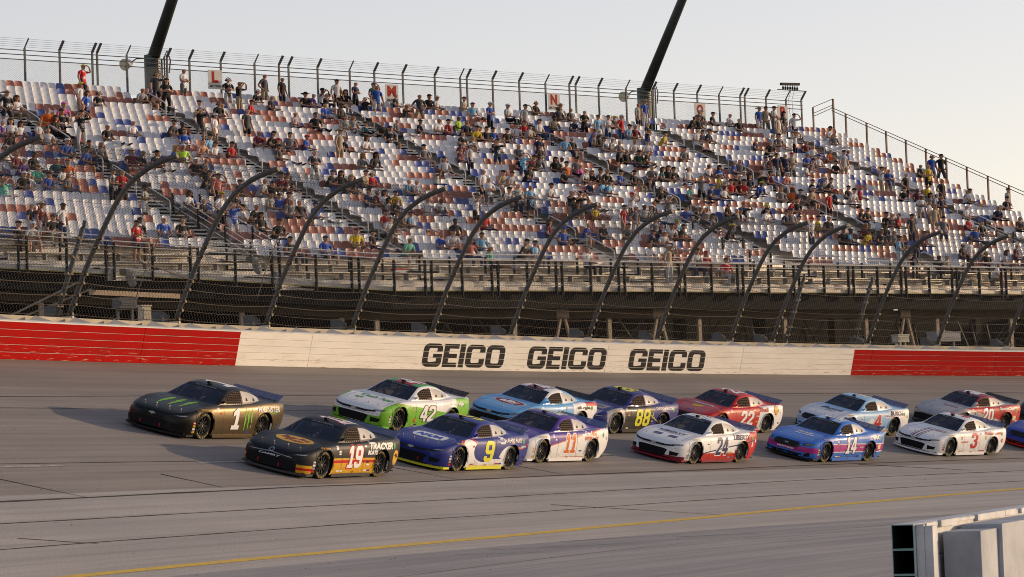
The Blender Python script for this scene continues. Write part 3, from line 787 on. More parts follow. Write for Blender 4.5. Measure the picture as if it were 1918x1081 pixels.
# return and the sloping side fence at the right end
sf_ = link('side_fence', None, label='brown post and mesh fence stepping down the right end of the grandstand', cat='fence')
M_br = mat('brown_post', (.12, .07, .05), .6, .2)
mb = MB(); mb.bar(BFp(119.5, -1), BFp(119.5, 1.35), .10, .08, ref=GN); mb.obj('fence_post', M_br, sf_)
mb = MB(); mb.bar(BFp(123.3, -1), BFp(123.3, 1.98), .11, .09, ref=GN); mb.obj('fence_post', M_br, sf_)
for z0, z1 in ((1.35, 1.98), (.95, 1.6), (.75, 1.42)):
    mb = MB(); mb.tube([BFp(119.5, z0), BFp(123.3, z1)], .022, 6); mb.obj('pipe_rail', M_br, sf_)
def SFp(r, z): return GS(122.6, r, 0, z)
k = 0; r = 0.9
while r < 27:
    mb = MB(); mb.bar(SFp(r, -.6), SFp(r, 1.22), .10, .09, ref=GN); mb.obj('fence_post', M_br, sf_); r += 1.75 if k else 1.9; k += 1
for z in (1.22, 1.02):
    mb = MB(); mb.tube([SFp(-.4, z), SFp(27, z)], .024, 6); mb.obj('pipe_rail', M_br, sf_)
mb = MB(); r = -.5
while r < 27:
    for sg in (1, -1):
        mb.tube([SFp(r, -.3 if sg > 0 else 1.0), SFp(r+1.1, 1.0 if sg > 0 else -.3)], .002, 3, cap=False)
    r += .16
mb.obj('mesh_panel', M_mesh2, sf_, kind='stuff')

# ------------------------------------------------------------ section signs
def flat_text(name, txt, h, m, parent, M, bold=.0, w=None):
    vs, fs = norm_shape(text_shape(txt, bold), w, h)
    mb = MB(); mb.add([(x, y, 0) for x, y in vs], fs); return mb.obj(name, m, parent, M=M)
M_sign = mat('sign_vinyl', (.60, .58, .54), .6, var=.15, scale=2); M_sr = mat('sign_red', (.36, .035, .025), .8); M_sk = mat('sign_black', (.02, .02, .02), .8)
for ch, u, z0 in (('L', 26.1, .18), ('M', 50.4, .0), ('N', 74.9, .1), ('O', 99.0, .05), ('P', 113.6, .24)):
    B = BFp(u, z0+.55, -.40)
    M = Matrix(((GD.x, 0, GN.x, B.x), (GD.y, 0, GN.y, B.y), (0, 1, 0, B.z), (0, 0, 0, 1)))
    t = link('section_sign', None, label='white section sign with a red letter %s hung on the top fence' % ch, cat='sign', group='section signs on the top fence', M=M)
    mb = MB(); mb.box(-.46, -.52, -.012, .46, .52, 0); mb.obj('panel', M_sign, t)
    flat_text('letter', ch, .62, M_sr, t, Matrix.Translation((0, .13, .006)), .05, {'L': .42, 'M': .62, 'N': .5, 'O': .55, 'P': .42}[ch])
    flat_text('word', 'SECTION', .13, M_sk, t, Matrix.Translation((0, -.36, .006)), .03, .74)

# ------------------------------------------------------------ leaning light masts behind the top row
M_mast = mat('mast_green_grey', (.055, .07, .065), .5, .3, var=.2, scale=1)
for u, lab in ((19.0, 'left leaning dark light mast behind the top row near the L sign'), (91.0, 'right leaning dark light mast behind the top row near the O sign')):
    b = GS(u, 0, -1.15, 0); t = link('light_mast', None, loc=(b.x, b.y, 0), label=lab, cat='light mast', group='light masts behind the stand')
    zt_ = b.z+1.95
    mb = MB(); mb.tube([(0, 0, 0), (0, 0, zt_-.4), (0, 0, zt_-.06), (0, 0, zt_)], .44, 20, r2=.44); mb.obj('column', M_mast, t, False)
    mb = MB(); d = (GN*.72+Vector((0, 0, 1))).normalized(); mb.tube([Vector((0, 0, zt_-.3)), Vector((0, 0, zt_-.3))+d*14], .33, 20, r2=.2); mb.obj('boom', M_mast, t, True)
    mb = MB()
    for q in range(3): x = GD*(.6+.16*q); mb.tube([x+Vector((0, 0, 4)), x+Vector((0, 0, zt_-.15+.1*q))], .05, 6)
    mb.tube([GD*.7+Vector((0, 0, zt_-.2)), GD*.95+Vector((0, 0, zt_+.3)), GD*1.15+Vector((0, 0, zt_-.2)), GD*1.05+Vector((0, 0, zt_-.9))], .04, 6); mb.obj('conduit', M_pipe, t)
    # floodlight on a short arm
    mb = MB(); mb.tube([Vector((0, 0, zt_-.15)), -GD*1.0+Vector((0, 0, zt_-.25)), -GD*1.3+Vector((0, 0, zt_-.45))], .035, 6); mb.obj('lamp_arm', M_mast, t)
    c = -GD*1.55+Vector((0, 0, zt_-.55)); mb = MB()
    ax = (-GD*.8+Vector((0, 0, -.25))+GN*.3).normalized()
    for p, q, r1, r2 in ((-.35, -.15, .1, .22), (-.15, .2, .22, .30), (.2, .3, .30, .32)): mb.tube([c+ax*p, c+ax*q], r1, 12, r2=r2, cap=True)
    mb.obj('floodlight', mat('lamp_housing', (.32, .35, .40), .4, .3), t)
    mb = MB(); mb.tube([c+ax*.30, c+ax*.33], .29, 12); mb.obj('lens', mat('lamp_lens', (.75, .68, .5), .2), t)
# the rack of horns at the corner of the top fence
hr = link('loudspeaker_rack', None, loc=BFp(115.6, 2.35), label='dark rack of small loudspeakers on posts above the P sign', cat='loudspeaker rack')
mb = MB(); mb.bar(-GD*1.2, GD*1.4, .05, .05); mb.obj('crossbar', M_black, hr)
mb = MB(); mb.bar(-GD*.9+Vector((0, 0, .36)), GD*.75+Vector((0, 0, .42)), .16, .16); mb.obj('top_rail', M_black, hr)
for k in range(7):
    mb = MB(); x = -GD*.7+GD*.21*k; mb.bar(x, x+Vector((0, 0, .3)), .05, .05); mb.bar(x+Vector((0, 0, .05)), x+Vector((0, 0, .2)), .12, .12); mb.obj('horn', M_black, hr)
mb = MB()
for sg in (0, .3): mb.tube([GD*sg+Vector((0, 0, 0)), GD*(sg-.25)+Vector((0, 0, -.6)), GD*(sg-.2)+Vector((0, 0, -1.5)), GD*.0+Vector((0, 0, -2.0)), GD*.0+Vector((0, 0, -2.4))], .015, 4)
mb.obj('cable', M_black, hr)
# ------------------------------------------------------------ stock cars
def cr(T, x):
    """smooth interpolation through (x, v) rows sorted by falling x"""
    if x >= T[0][0]: return T[0][1]
    if x <= T[-1][0]: return T[-1][1]
    for i in range(len(T)-1):
        x0, v0 = T[i]; x1, v1 = T[i+1]
        if x0 >= x >= x1:
            f = (x0-x)/(x0-x1)
            def sl(j):
                if j <= 0 or j >= len(T)-1: return 0.0 if j <= 0 else (T[-1][1]-T[-2][1])/(T[-1][0]-T[-2][0])
                a = (T[j][1]-T[j-1][1])/(T[j][0]-T[j-1][0]); b = (T[j+1][1]-T[j][1])/(T[j+1][0]-T[j][0])
                return 0.0 if a*b <= 0 else 2*a*b/(a+b)
            h = x1-x0; m0, m1 = sl(i)*h, sl(i+1)*h
            if i == 0: m0 = (v1-v0)
            return (2*f**3-3*f*f+1)*v0+(f**3-2*f*f+f)*m0+(-2*f**3+3*f*f)*v1+(f**3-f*f)*m1
TW = [(2.47, .42), (2.42, .62), (2.33, .76), (2.2, .86), (1.95, .94), (1.42, .985), (.9, .965), (0, .955), (-.8, .965), (-1.37, .99), (-1.9, .965), (-2.3, .90), (-2.42, .86)]
TZS = [(2.47, .46), (2.42, .52), (2.33, .57), (2.2, .61), (1.95, .68), (1.42, .80), (.9, .84), (0, .86), (-.8, .89), (-1.37, .94), (-1.9, .955), (-2.42, .965)]
TZH = [(2.47, .47), (2.42, .545), (2.33, .60), (2.2, .645), (1.95, .70), (1.42, .785), (.95, .85), (.82, .868), (-1.72, .975), (-2.42, .985)]
TZG = [(.82, .868), (.6, .99), (.35, 1.125), (.1, 1.235), (-.1, 1.275), (-.4, 1.295), (-.75, 1.27), (-1.1, 1.19), (-1.45, 1.075), (-1.72, .975)]
TWG = [(.95, .80), (.82, .80), (0, .80), (-.9, .77), (-1.72, .62)]
TWR = [(.82, .78), (.6, .735), (.35, .675), (.1, .615), (-.1, .59), (-.4, .58), (-.75, .57), (-1.1, .575), (-1.45, .585), (-1.72, .60)]
TZB = [(2.47, .16), (2.3, .13), (1.9, .11), (-1.9, .11), (-2.1, .20), (-2.42, .34)]
XS = sorted({2.47, 2.45, 2.42, 2.38, 2.33, 2.27, 2.2, 2.1, 2.0, .82, .6, .35, .1, -.1, -.4, -.46, -.75, -1.1, -1.45, -1.72, *[1.9-.075*i for i in range(58)], -2.42}, reverse=True)
XS = [x for i, x in enumerate(XS) if i == 0 or XS[i-1]-x > .02]
def section(x):
    W = cr(TW, x); zs = cr(TZS, x); zh = cr(TZH, x); zb = cr(TZB, x)
    g = -1.72 < x < .82
    zg = cr(TZG, x) if g else zh
    wg = min(cr(TWG, x), W-.12) if x < .95 else W*.83
    wr = cr(TWR, x) if g else wg*.97
    P = []
    # side
    for f, dy in ((0, -.035), (.12, -.012), (.3, 0), (.5, .0), (.68, -.012), (.84, -.035), (.94, -.06)):
        P.append((W+dy, zb+(zs-zb)*f))
    P.append((W-.105, zs+.003)); P.append(((W-.11+wg)/2, zs+(.012 if not g else .008)))
    zbase = zs+(.02 if g else min(.03, .6*(zh-zs)+.0))
    zbase = max(zbase, zs+.004)
    P.append((wg, zbase))                                        # 9: glass base
    zedge = max(zbase+.002, zg-.045) if g else zbase+.3*(zh-zbase)
    for f in (.12, .5, .88): P.append((wg+(wr-wg)*f+(.018*sin(pi*f) if g else 0), zbase+(zedge-zbase)*f))
    P.append((wr, zedge))                                        # 13: roof rail
    P.append((wr-.06, zedge+.55*(zg-zedge) if g else zbase+.5*(zh-zbase)))   # 14
    for q in (.70, .42, .15, 0):
        if g: z = zg-(zg-zedge)*.45*(q*wr/(wr-.06))**2*1.0
        else: z = zh-(zh-zbase)*.5*q*q*1.2
        P.append((wr*q, z))
    return P
def build_body():
    secs = [section(x) for x in XS]; n = len(secs[0])
    def P(i, j, sg): y, z = secs[i][j]; return Vector((XS[i], y*sg, z))
    parts = {k: MB() for k in ('body', 'windshield', 'window_net_l', 'window_net_r', 'quarter_l', 'quarter_r', 'rear')}
    for sg in (1, -1):
        for i in range(len(XS)-1):
            xm = (XS[i]+XS[i+1])/2
            for j in range(n-1):
                q = [P(i, j, sg), P(i+1, j, sg), P(i+1, j+1, sg), P(i, j+1, sg)]
                c = sum(q, Vector())/4; key = 'body'
                if j >= 14 and .1 < xm < .80: key = 'windshield'
                elif j >= 14 and -1.66 < xm < -.80: key = 'rear'
                elif 10 <= j <= 11:
                    if -.40 < xm < .36: key = 'window_net_'+('l' if sg > 0 else 'r')
                    elif -1.36 < xm < -.46: key = 'quarter_'+('l' if sg > 0 else 'r')
                if sg < 0: q = q[::-1]
                parts[key].quad(*q)
    # nose and tail caps
    for i, fl in ((0, 0), (len(XS)-1, 1)):
        ring = [P(i, j, 1) for j in range(n)]+[P(i, j, -1) for j in range(n-2, -1, -1)]
        if fl: ring = ring[::-1]
        parts['body'].poly(ring[::-1])
    out = {}
    for k, mb in parts.items():
        bm = bmesh.new(); me = mb.mesh('t'); bm.from_mesh(me); bpy.data.meshes.remove(me); bmesh.ops.remove_doubles(bm, verts=bm.verts, dist=.0008)
        if k == 'body':
            RW = .385
            for wx in (1.42, -1.37):
                for sg in (1, -1):
                    vs = [v for v in bm.verts if v.co.y*sg > .6 and math.hypot(v.co.x-wx, v.co.z-.345) < RW+.001 and v.co.z < .80]
                    ss = set(vs)
                    fs = [f for f in bm.faces if all((v in ss) for v in f.verts)]
                    near_f = [f for f in bm.faces if any(v in ss for v in f.verts) and f not in fs]
                    bmesh.ops.delete(bm, geom=fs, context='FACES')
                    for f in near_f:
                        if not f.is_valid: continue
                        for v in f.verts:
                            if v in ss and v.is_valid:
                                dx, dz = v.co.x-wx, v.co.z-.345; r = math.hypot(dx, dz) or 1e-3
                                if r < RW: v.co.x = wx+dx/r*RW; v.co.z = max(.345+dz/r*RW, .12)
            bmesh.ops.recalc_face_normals(bm, faces=bm.faces)
        me = bpy.data.meshes.new('car_'+k); bm.to_mesh(me); bm.free(); auto_smooth(me, 38); out[k] = me
    return out
BODY = build_body()
bmt = bmesh.new()
for k in BODY: bmt.from_mesh(BODY[k])
BT = BVHTree.FromBMesh(bmt); bmt.free()

M_ty = mat('tyre_rubber', (.022, .02, .019), .75, var=.3, scale=20, bump=.2)
M_rim = mat('black_rim', (.03, .03, .032), .35, .6)
M_hub = mat('hub_metal', (.25, .24, .22), .35, .8)
M_tl = mat('tyre_lettering', (.45, .38, .12), .7)
M_glass = bpy.data.materials.new('windshield_glass'); M_glass.use_nodes = True
def mk_glass(m, tint, al):
    b = m.node_tree.nodes['Principled BSDF']; b.inputs['Base Color'].default_value = (*tint, 1); b.inputs['Roughness'].default_value = .06; b.inputs['Alpha'].default_value = al; b.inputs['Specular IOR Level'].default_value = .8
mk_glass(M_glass, (.006, .010, .03), .70)
M_qw = mat('quarter_window_reflection', (.40, .36, .29), .25, 0, coat=.5, var=.12, scale=3)  # tan reflection of the clear panes put into their base colour
M_net = mat('window_net_fabric', (.035, .025, .02), .8)
M_blk = mat('matt_black', (.008, .008, .009), .7, spec=.15)
M_blkg = mat('gloss_black', (.01, .01, .011), .35, coat=.15, spec=.2)
M_chrome = mat('chrome', (.7, .7, .7), .15, 1.0)
M_well = mat('wheel_well', (.01, .01, .01), .9)
M_cage = mat('cage_grey', (.32, .31, .30), .5)

def wheel_mesh():
    prof_ = [(.10, .245), (.118, .27), (.125, .31), (.11, .342), (.06, .352), (-.06, .352), (-.11, .342), (-.125, .31), (-.118, .25), (-.10, .245)]
    mb = MB(); N = 32
    for k in range(N):
        a = 2*pi*k/N
        for y, r in prof_: mb.v.append((r*cos(a), y, r*sin(a)))
    n = len(prof_)
    for k in range(N):
        for j in range(n-1): mb.f.append((k*n+j, k*n+j+1, ((k+1) % N)*n+j+1, ((k+1) % N)*n+j)); mb.m.append(0)
    ty = mb.mesh('tyre', [M_ty]); auto_smooth(ty, 40)
    mb = MB(); N = 30
    prof_ = [(.108, .248), (.095, .238), (.05, .215), (.03, .15), (.055, .09), (.06, .0)]
    n = len(prof_)
    for k in range(N):
        a = 2*pi*k/N
        for j, (y, r) in enumerate(prof_): mb.v.append((r*cos(a), y, r*sin(a)))
    for k in range(N):
        for j in range(n-1): mb.f.append((k*n+j, k*n+j+1, ((k+1) % N)*n+j+1, ((k+1) % N)*n+j)); mb.m.append(0)
    for k in range(10):   # spokes between round holes
        a = 2*pi*k/10; M = Matrix.Rotation(-a, 4, 'Y'); mb.box(.09, .035, -.018, .225, .075, .018, M=M)
    rim = mb.mesh('rim', [M_rim]); auto_smooth(rim, 40)
    mb = MB(); mb.tube([(0, .05, 0), (0, .085, 0)], .035, 10)
    for k in range(5): a = 2*pi*k/5; mb.tube([(.065*cos(a), .05, .065*sin(a)), (.065*cos(a), .08, .065*sin(a))], .012, 6)
    hub = mb.mesh('hub', [M_hub])
    mb = MB()
    for half in (0, 1):
        for word, a0, a1 in (('GOODYEAR', 150, 30), ):
            L_ = len(word)
            for i, ch in enumerate(word):
                vs, fs = norm_shape(text_shape(ch, .04), .045, .042); a = radians(a0+(a1-a0)*(i+.5)/L_+180*half)
                t = -1  # seen from +y the x axis points left
                out = []
                for x, y in vs:
                    r = .300+y; ang = a - x/.300
                    out.append((-r*cos(ang), .1275-abs(r-.30)*.12, r*sin(ang)))
                mb.add(out, fs)
    let = mb.mesh('tyre_text', [M_tl])
    return ty, rim, hub, let
TY, RIM, HUB, LET = wheel_mesh()

def lin(m, coef, src):
    """node giving a*x + b*|y| + c*z + d > 0"""
    N = m.nodes.new; a, b, c, d = coef
    v = N('ShaderNodeVectorMath'); v.operation = 'DOT_PRODUCT'; v.inputs[1].default_value = (a, b, c); m.links.new(src, v.inputs[0])
    g = N('ShaderNodeMath'); g.operation = 'GREATER_THAN'; g.inputs[1].default_value = -d; m.links.new(v.outputs['Value'], g.inputs[0]); return g.outputs[0]
def livery(name, base, regions, rough=.45, metal=0.0, coat=.5):
    m = bpy.data.materials.new(name); m.use_nodes = True; t = m.node_tree; b = t.nodes['Principled BSDF']; N = t.nodes.new; L = t.links.new
    tc = N('ShaderNodeTexCoord'); sp = N('ShaderNodeSeparateXYZ'); L(tc.outputs['Object'], sp.inputs[0]); ab = N('ShaderNodeMath'); ab.operation = 'ABSOLUTE'; L(sp.outputs[1], ab.inputs[0])
    cb = N('ShaderNodeCombineXYZ'); L(sp.outputs[0], cb.inputs[0]); L(ab.outputs[0], cb.inputs[1]); L(sp.outputs[2], cb.inputs[2])
    src = cb.outputs[0]; cur = None
    for conds, c in regions:
        f = None
        for cd_ in conds:
            if len(cd_) == 6:   # ellipse in x,z or x,y: ('xz', cx, cz, rx, rz, sign)
                ax, c1, c2, r1, r2, sg = cd_
                v = N('ShaderNodeVectorMath'); v.operation = 'SUBTRACT'; v.inputs[1].default_value = (c1, 0, c2) if ax == 'xz' else (c1, c2, 0); L(src, v.inputs[0])
                s_ = N('ShaderNodeVectorMath'); s_.operation = 'MULTIPLY'; s_.inputs[1].default_value = (1/r1, 0, 1/r2) if ax == 'xz' else (1/r1, 1/r2, 0); L(v.outputs[0], s_.inputs[0])
                l = N('ShaderNodeVectorMath'); l.operation = 'LENGTH'; L(s_.outputs[0], l.inputs[0])
                g = N('ShaderNodeMath'); g.operation = 'LESS_THAN' if sg > 0 else 'GREATER_THAN'; g.inputs[1].default_value = 1; L(l.outputs['Value'], g.inputs[0]); o = g.outputs[0]
            else: o = lin(t, cd_, src)
            if f is None: f = o
            else:
                mu = N('ShaderNodeMath'); mu.operation = 'MULTIPLY'; L(f, mu.inputs[0]); L(o, mu.inputs[1]); f = mu.outputs[0]
        mx = N('ShaderNodeMix'); mx.data_type = 'RGBA'; L(f, mx.inputs[0])
        if cur is None: mx.inputs[6].default_value = (*base, 1)
        else: L(cur, mx.inputs[6])
        mx.inputs[7].default_value = (*c, 1); cur = mx.outputs[2]
    # grime: rubber dust low on the sides and nose
    n = N('ShaderNodeTexNoise'); n.inputs['Scale'].default_value = 5; n.inputs['Detail'].default_value = 6; L(tc.outputs['Object'], n.inputs['Vector'])
    r = N('ShaderNodeMapRange'); r.inputs[1].default_value = .45; r.inputs[2].default_value = .8; r.inputs[4].default_value = .45; L(n.outputs[0], r.inputs[0])
    mz = N('ShaderNodeMapRange'); mz.inputs[1].default_value = .6; mz.inputs[2].default_value = .15; L(sp.outputs[2], mz.inputs[0])
    mu = N('ShaderNodeMath'); mu.operation = 'MULTIPLY'; L(r.outputs[0], mu.inputs[0]); L(mz.outputs[0], mu.inputs[1])
    mx = N('ShaderNodeMix'); mx.data_type = 'RGBA'; L(mu.outputs[0], mx.inputs[0])
    if cur is None: mx.inputs[6].default_value = (*base, 1)
    else: L(cur, mx.inputs[6])
    mx.inputs[7].default_value = (.06, .05, .045, 1); L(mx.outputs[2], b.inputs['Base Color'])
    b.inputs['Roughness'].default_value = rough; b.inputs['Metallic'].default_value = metal; b.inputs['Coat Weight'].default_value = coat; b.inputs['Coat Roughness'].default_value = .04; b.inputs['Specular IOR Level'].default_value = .12
    return m

def decal(name, vf, plane, cx, cy, m, parent, lift=.005, w=None, h=None, rot=0.0, seg=.10, shear=0.0):
    vs, fs = vf
    if w or h: vs, fs = norm_shape((vs, fs), w, h)
    bm = bmesh.new(); vv = [bm.verts.new((x, y, 0)) for x, y in vs]
    for f in fs:
        try: bm.faces.new([vv[i] for i in f])
        except ValueError: pass
    for _ in range(4):
        lg = [e for e in bm.edges if e.calc_length() > seg]
        if not lg: break
        bmesh.ops.subdivide_edges(bm, edges=lg, cuts=1); bmesh.ops.triangulate(bm, faces=bm.faces)
    c_, s_ = cos(rot), sin(rot); bad = []
    for v in bm.verts:
        x, y = v.co.x+shear*v.co.y, v.co.y; x, y = x*c_-y*s_, x*s_+y*c_
        if plane == 'S': o = Vector((cx-x, 3, cy+y)); d = Vector((0, -1, 0))
        elif plane == 'F': o = Vector((5, cx+x, cy+y)); d = Vector((-1, 0, 0))
        elif plane == 'T': o = Vector((cx-y, cy+x, 3)); d = Vector((0, 0, -1))      # hood: reads from the front
        else: o = Vector((cx-x, cy-y, 3)); d = Vector((0, 0, -1))                     # roof: reads from the driver's side
        hit, nn, _, _ = BT.ray_cast(o, d)
        if hit is None: bad.append(v); continue
        if nn.dot(d) > 0: nn = -nn
        v.co = hit+nn*lift
    if bad: bmesh.ops.delete(bm, geom=bad, context='VERTS')
    me = bpy.data.meshes.new(name); bm.to_mesh(me); bm.free(); me.materials.append(m)
    return link(name, me, parent)
def ell(n=28): return fill_shape([[(cos(2*pi*i/n), sin(2*pi*i/n)) for i in range(n)]])
def ringshape(k=.8, n=28): return fill_shape([[(cos(2*pi*i/n), sin(2*pi*i/n)) for i in range(n)], [(k*cos(2*pi*i/n), k*sin(2*pi*i/n)) for i in range(n)]])
C = {'w': (.72, .72, .72), 'k': (.012, .012, .014), 'r': (.46, .010, .010), 'm': (.20, .012, .03), 'b': (.02, .07, .40), 'n': (.012, .018, .10), 'y': (.62, .60, .03), 'o': (.60, .13, .015),
     'g': (.16, .42, .03), 'G': (.05, .30, .08), 'l': (.13, .36, .66), 'p': (.075, .03, .27), 'Y': (.60, .33, .02), 'c': (.64, .56, .30), 'M': (.36, .02, .20), 's': (.30, .30, .31), 'd': (.05, .05, .055), 'L': (.30, .50, .72)}
def cm(k): return mat('decal_'+{'w': 'white', 'k': 'black', 'r': 'red', 'm': 'maroon', 'b': 'blue', 'n': 'navy', 'y': 'lime', 'o': 'orange', 'g': 'green', 'G': 'deep_green', 'l': 'sky_blue', 'p': 'purple', 'Y': 'amber', 'c': 'cream', 'M': 'magenta', 's': 'silver', 'd': 'dark_grey', 'L': 'pale_blue'}[k], C[k], .5, coat=.15, spec=.15)
def make_car(s, d, corner, lab, base, regions, dec, make='a', splitter='k', spoiler=(.13, .15, .27), rough=.45, metal=0.0, coat=.35, yaw=0.0, net=True):
    # frame on the banked surface
    X = -tan_(s); Z = nrm(s); Y = Z.cross(X).normalized(); X = Y.cross(Z).normalized()
    # slope of the road along s
    ds = (zt(s+1, d)-zt(s-1, d))/2; X = (X-Vector((0, 0, ds))).normalized(); Y = Z.cross(X).normalized(); Z = X.cross(Y)
    if yaw: Rm = Matrix.Rotation(yaw, 3, Z); X = Rm @ X; Y = Rm @ Y
    cx = 1.42 if corner == 'F' else -1.37
    c = PT(s, d)-X*cx-Y*.90
    M = Matrix(((X.x, Y.x, Z.x, c.x), (X.y, Y.y, Z.y, c.y), (X.z, Y.z, Z.z, c.z), (0, 0, 0, 1)))
    t = link('stock_car', None, label=lab, cat='race car', group='stock cars racing in a pack'); t.matrix_world = M
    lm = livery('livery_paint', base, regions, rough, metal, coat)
    def shared(name, me, m, par=t):
        if not me.materials: me.materials.append(None)
        o = link(name, me, par); o.material_slots[0].link = 'OBJECT'; o.material_slots[0].material = m; return o
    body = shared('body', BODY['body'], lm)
    ws = shared('windshield', BODY['windshield'], M_glass)
    decal('banner', norm_shape(([(-1, -1), (1, -1), (1, 1), (-1, 1)], [(0, 1, 2, 3)]), 1.12, .11), 'T', .205, 0, cm('k'), ws, .004)
    decal('banner_text', text_shape('PLAYOFFS', .02), 'T', .205, 0, cm('s'), ws, .008, w=.62, h=.05)
    shared('rear_window', BODY['rear'], M_glass)
    for k in 'lr':
        nt_ = shared('window_net', BODY['window_net_'+k], M_net); nt_.scale = (1, .985, 1)
        shared('quarter_window', BODY['quarter_'+k], M_qw)
    # net: straps crossing the window
    mb = MB()
    for i in range(8):
        x = .33-.1*i
        q = [BT.ray_cast(Vector((x, 3, z)), Vector((0, -1, 0)))[0] for z in (.895, 1.0, cr(TZG, x)-.085)]
        if all(q): mb.tube([p+Vector((0, .006, 0)) for p in q], .010, 4)
    for i in range(6):
        z = .915+.052*i; pts = []
        for k in range(8):
            x = .33-.1*k
            if z < cr(TZG, x)-.08:
                h = BT.ray_cast(Vector((x, 3, z)), Vector((0, -1, 0)))[0]
                if h: pts.append(h+Vector((0, .008, 0)))
        if len(pts) > 1: mb.tube(pts, .009, 4)
    mb.obj('net_straps', mat('net_strap', (.13, .085, .055), .8), t)
    # air vents on the quarter window
    for x, z in ((-.62, .975), (-.98, .97)):
        decal('vent', fill_shape([[(0, 0), (.085, 0), (.05, .09)]]), 'S', x, z, M_blk, t, .012)
    decal('window_rivets', fill_shape([[(q*.03, 0), (q*.03+.012, 0), (q*.03+.012, .012), (q*.03, .012)] for q in range(10)]), 'S', -.43, .9, M_blk, t, rot=radians(90))
    # wheels with wells
    for wx in (1.42, -1.37):
        for sg in (1, -1):
            M2 = Matrix.Translation((wx, .80*sg, .345)) @ (Matrix.Identity(4) if sg > 0 else Matrix.Rotation(pi, 4, 'Z'))
            w_ = link('wheel', TY, t, M=M2); link('rim', RIM, w_); link('hub', HUB, w_); link('tyre_lettering', LET, w_, kind='stuff')
            mb = MB(); N = 16; pr = None
            for k in range(N+1):
                a = -.35+(pi+.7)*k/N; r = .384; p = (wx+r*cos(a), .345+r*sin(a))
                if pr: mb.quad((pr[0], sg*.93, pr[1]), (p[0], sg*.93, p[1]), (p[0], sg*.55, p[1]), (pr[0], sg*.55, pr[1]))
                pr = p
            mb.poly([(wx+.384*cos(2*pi*k/20), sg*.56, .345+.384*sin(2*pi*k/20)) for k in range(20)]); mb.obj('wheel_well', M_well, t)
            if sg > 0:
                mb = MB(); mb.tube([(wx+.388*cos(a), .985 if wx > 0 else .988, .345+.388*sin(a)) for a in [-.25+(pi+.5)*k/16 for k in range(17)]], .011, 4); mb.obj('arch_lip', lm, t)
    # floor, splitter, skirts
    mb = MB(); mb.box(-2.3, -.86, .13, 2.2, .86, .15); mb.box(.95, -.75, .15, .97, .75, .75); mb.box(-1.6, -.7, .15, -1.58, .7, .85); mb.obj('floor_pan', M_blk, t)
    mb = MB(); out = []
    for y in [i/12-1 for i in range(25)]: out.append((2.50-.34*abs(y)**2.6, .93*y))
    out += [(1.85, .93), (1.85, -.93)]
    top = [(x, y, .125) for x, y in out]; bot = [(x, y, .07) for x, y in out]; n = len(out)
    mb.add(top+bot, [tuple(range(n-1, -1, -1)), tuple(range(n, 2*n))]+[(i, (i+1) % n, n+(i+1) % n, n+i) for i in range(n)]); mb.obj('splitter', cm(splitter), t)
    for sg in (1, -1):
        mb = MB(); mb.box(-.93, sg*.90, .055, .99, sg*.955, .135); mb.obj('side_skirt', lm if splitter == 'k' else cm(splitter), t)
    # spoiler
    mb = MB()
    pts = [(-2.18, -.78, .985), (-2.18, .78, .985), (-2.40, .78, 1.125), (-2.40, -.78, 1.125)]
    a = [Vector(p) for p in pts]; nn = (a[1]-a[0]).cross(a[3]-a[0]).normalized()*.008
    mb.add([p+nn for p in a]+[p-nn for p in a], [(0, 1, 2, 3), (7, 6, 5, 4), (0, 4, 5, 1), (1, 5, 6, 2), (2, 6, 7, 3), (3, 7, 4, 0)])
    msp = bpy.data.materials.new('spoiler_sheet'); msp.use_nodes = True; bb = msp.node_tree.nodes['Principled BSDF']; bb.inputs['Base Color'].default_value = (*spoiler, 1); bb.inputs['Roughness'].default_value = .15; bb.inputs['Alpha'].default_value = .7; bb.inputs['Coat Weight'].default_value = .3
    mb.obj('spoiler', msp, t)
    mb = MB()
    for y in (-.6, -.2, .2, .6): mb.bar((-2.25, y, .97), (-2.39, y, 1.09), .02, .04)
    mb.obj('spoiler_brace', M_blk, t)
    # inside: dash, seat, cage
    mb = MB(); mb.box(.35, -.7, .62, .75, .7, .82); mb.box(-.55, .12, .2, -.3, .55, 1.05); mb.box(-.35, .02, .75, .0, .1, 1.08); mb.box(-.35, .58, .75, .0, .66, 1.08); mb.obj('cockpit', mat('cockpit_dark', (.05, .05, .055), .7), t)
    mb = MB()
    for sg in (1, -1):
        mb.tube([(.62, sg*.62, .75), (.25, sg*.56, 1.1), (-.2, sg*.52, 1.2), (-.5, sg*.52, 1.2), (-.55, sg*.6, .3)], .022, 6); mb.tube([(-.5, sg*.52, 1.2), (-1.5, sg*.5, .85)], .022, 6)
        for z in (.4, .55, .7): mb.tube([(.6, sg*.75, z), (-.55, sg*.75, z)], .022, 6)
    mb.tube([(-.5, -.52, 1.2), (-.5, .52, 1.2)], .022, 6); mb.tube([(.1, -.54, 1.16), (.1, .54, 1.16)], .022, 6); mb.tube([(.1, 0, 1.16), (.5, 0, .75)], .02, 6); mb.tube([(-.5, -.5, 1.2), (-.55, .5, .3)], .022, 6)
    mb.obj('roll_cage', M_cage, t)
    mb = MB(); mb.tube([(.22, .33, .86), (.18, .33, .9)], .16, 14); mb.obj('steering_wheel', M_blk, t)
    # roof camera and hood pins, mirror
    mb = MB(); mb.box(-.02, -.08, 1.262, .08, .02, 1.32); mb.obj('roof_camera', M_blk, t)
    mb = MB()
    for y in (-.55, -.2, .2, .55): mb.box(2.02, y-.012, .69, 2.05, y+.012, .715+.01*(abs(y) < .3))
    mb.obj('hood_pin', M_hub, t)
    mb = MB(); mb.box(.42, .78, .93, .50, .84, .99); mb.obj('mirror', lm, t)
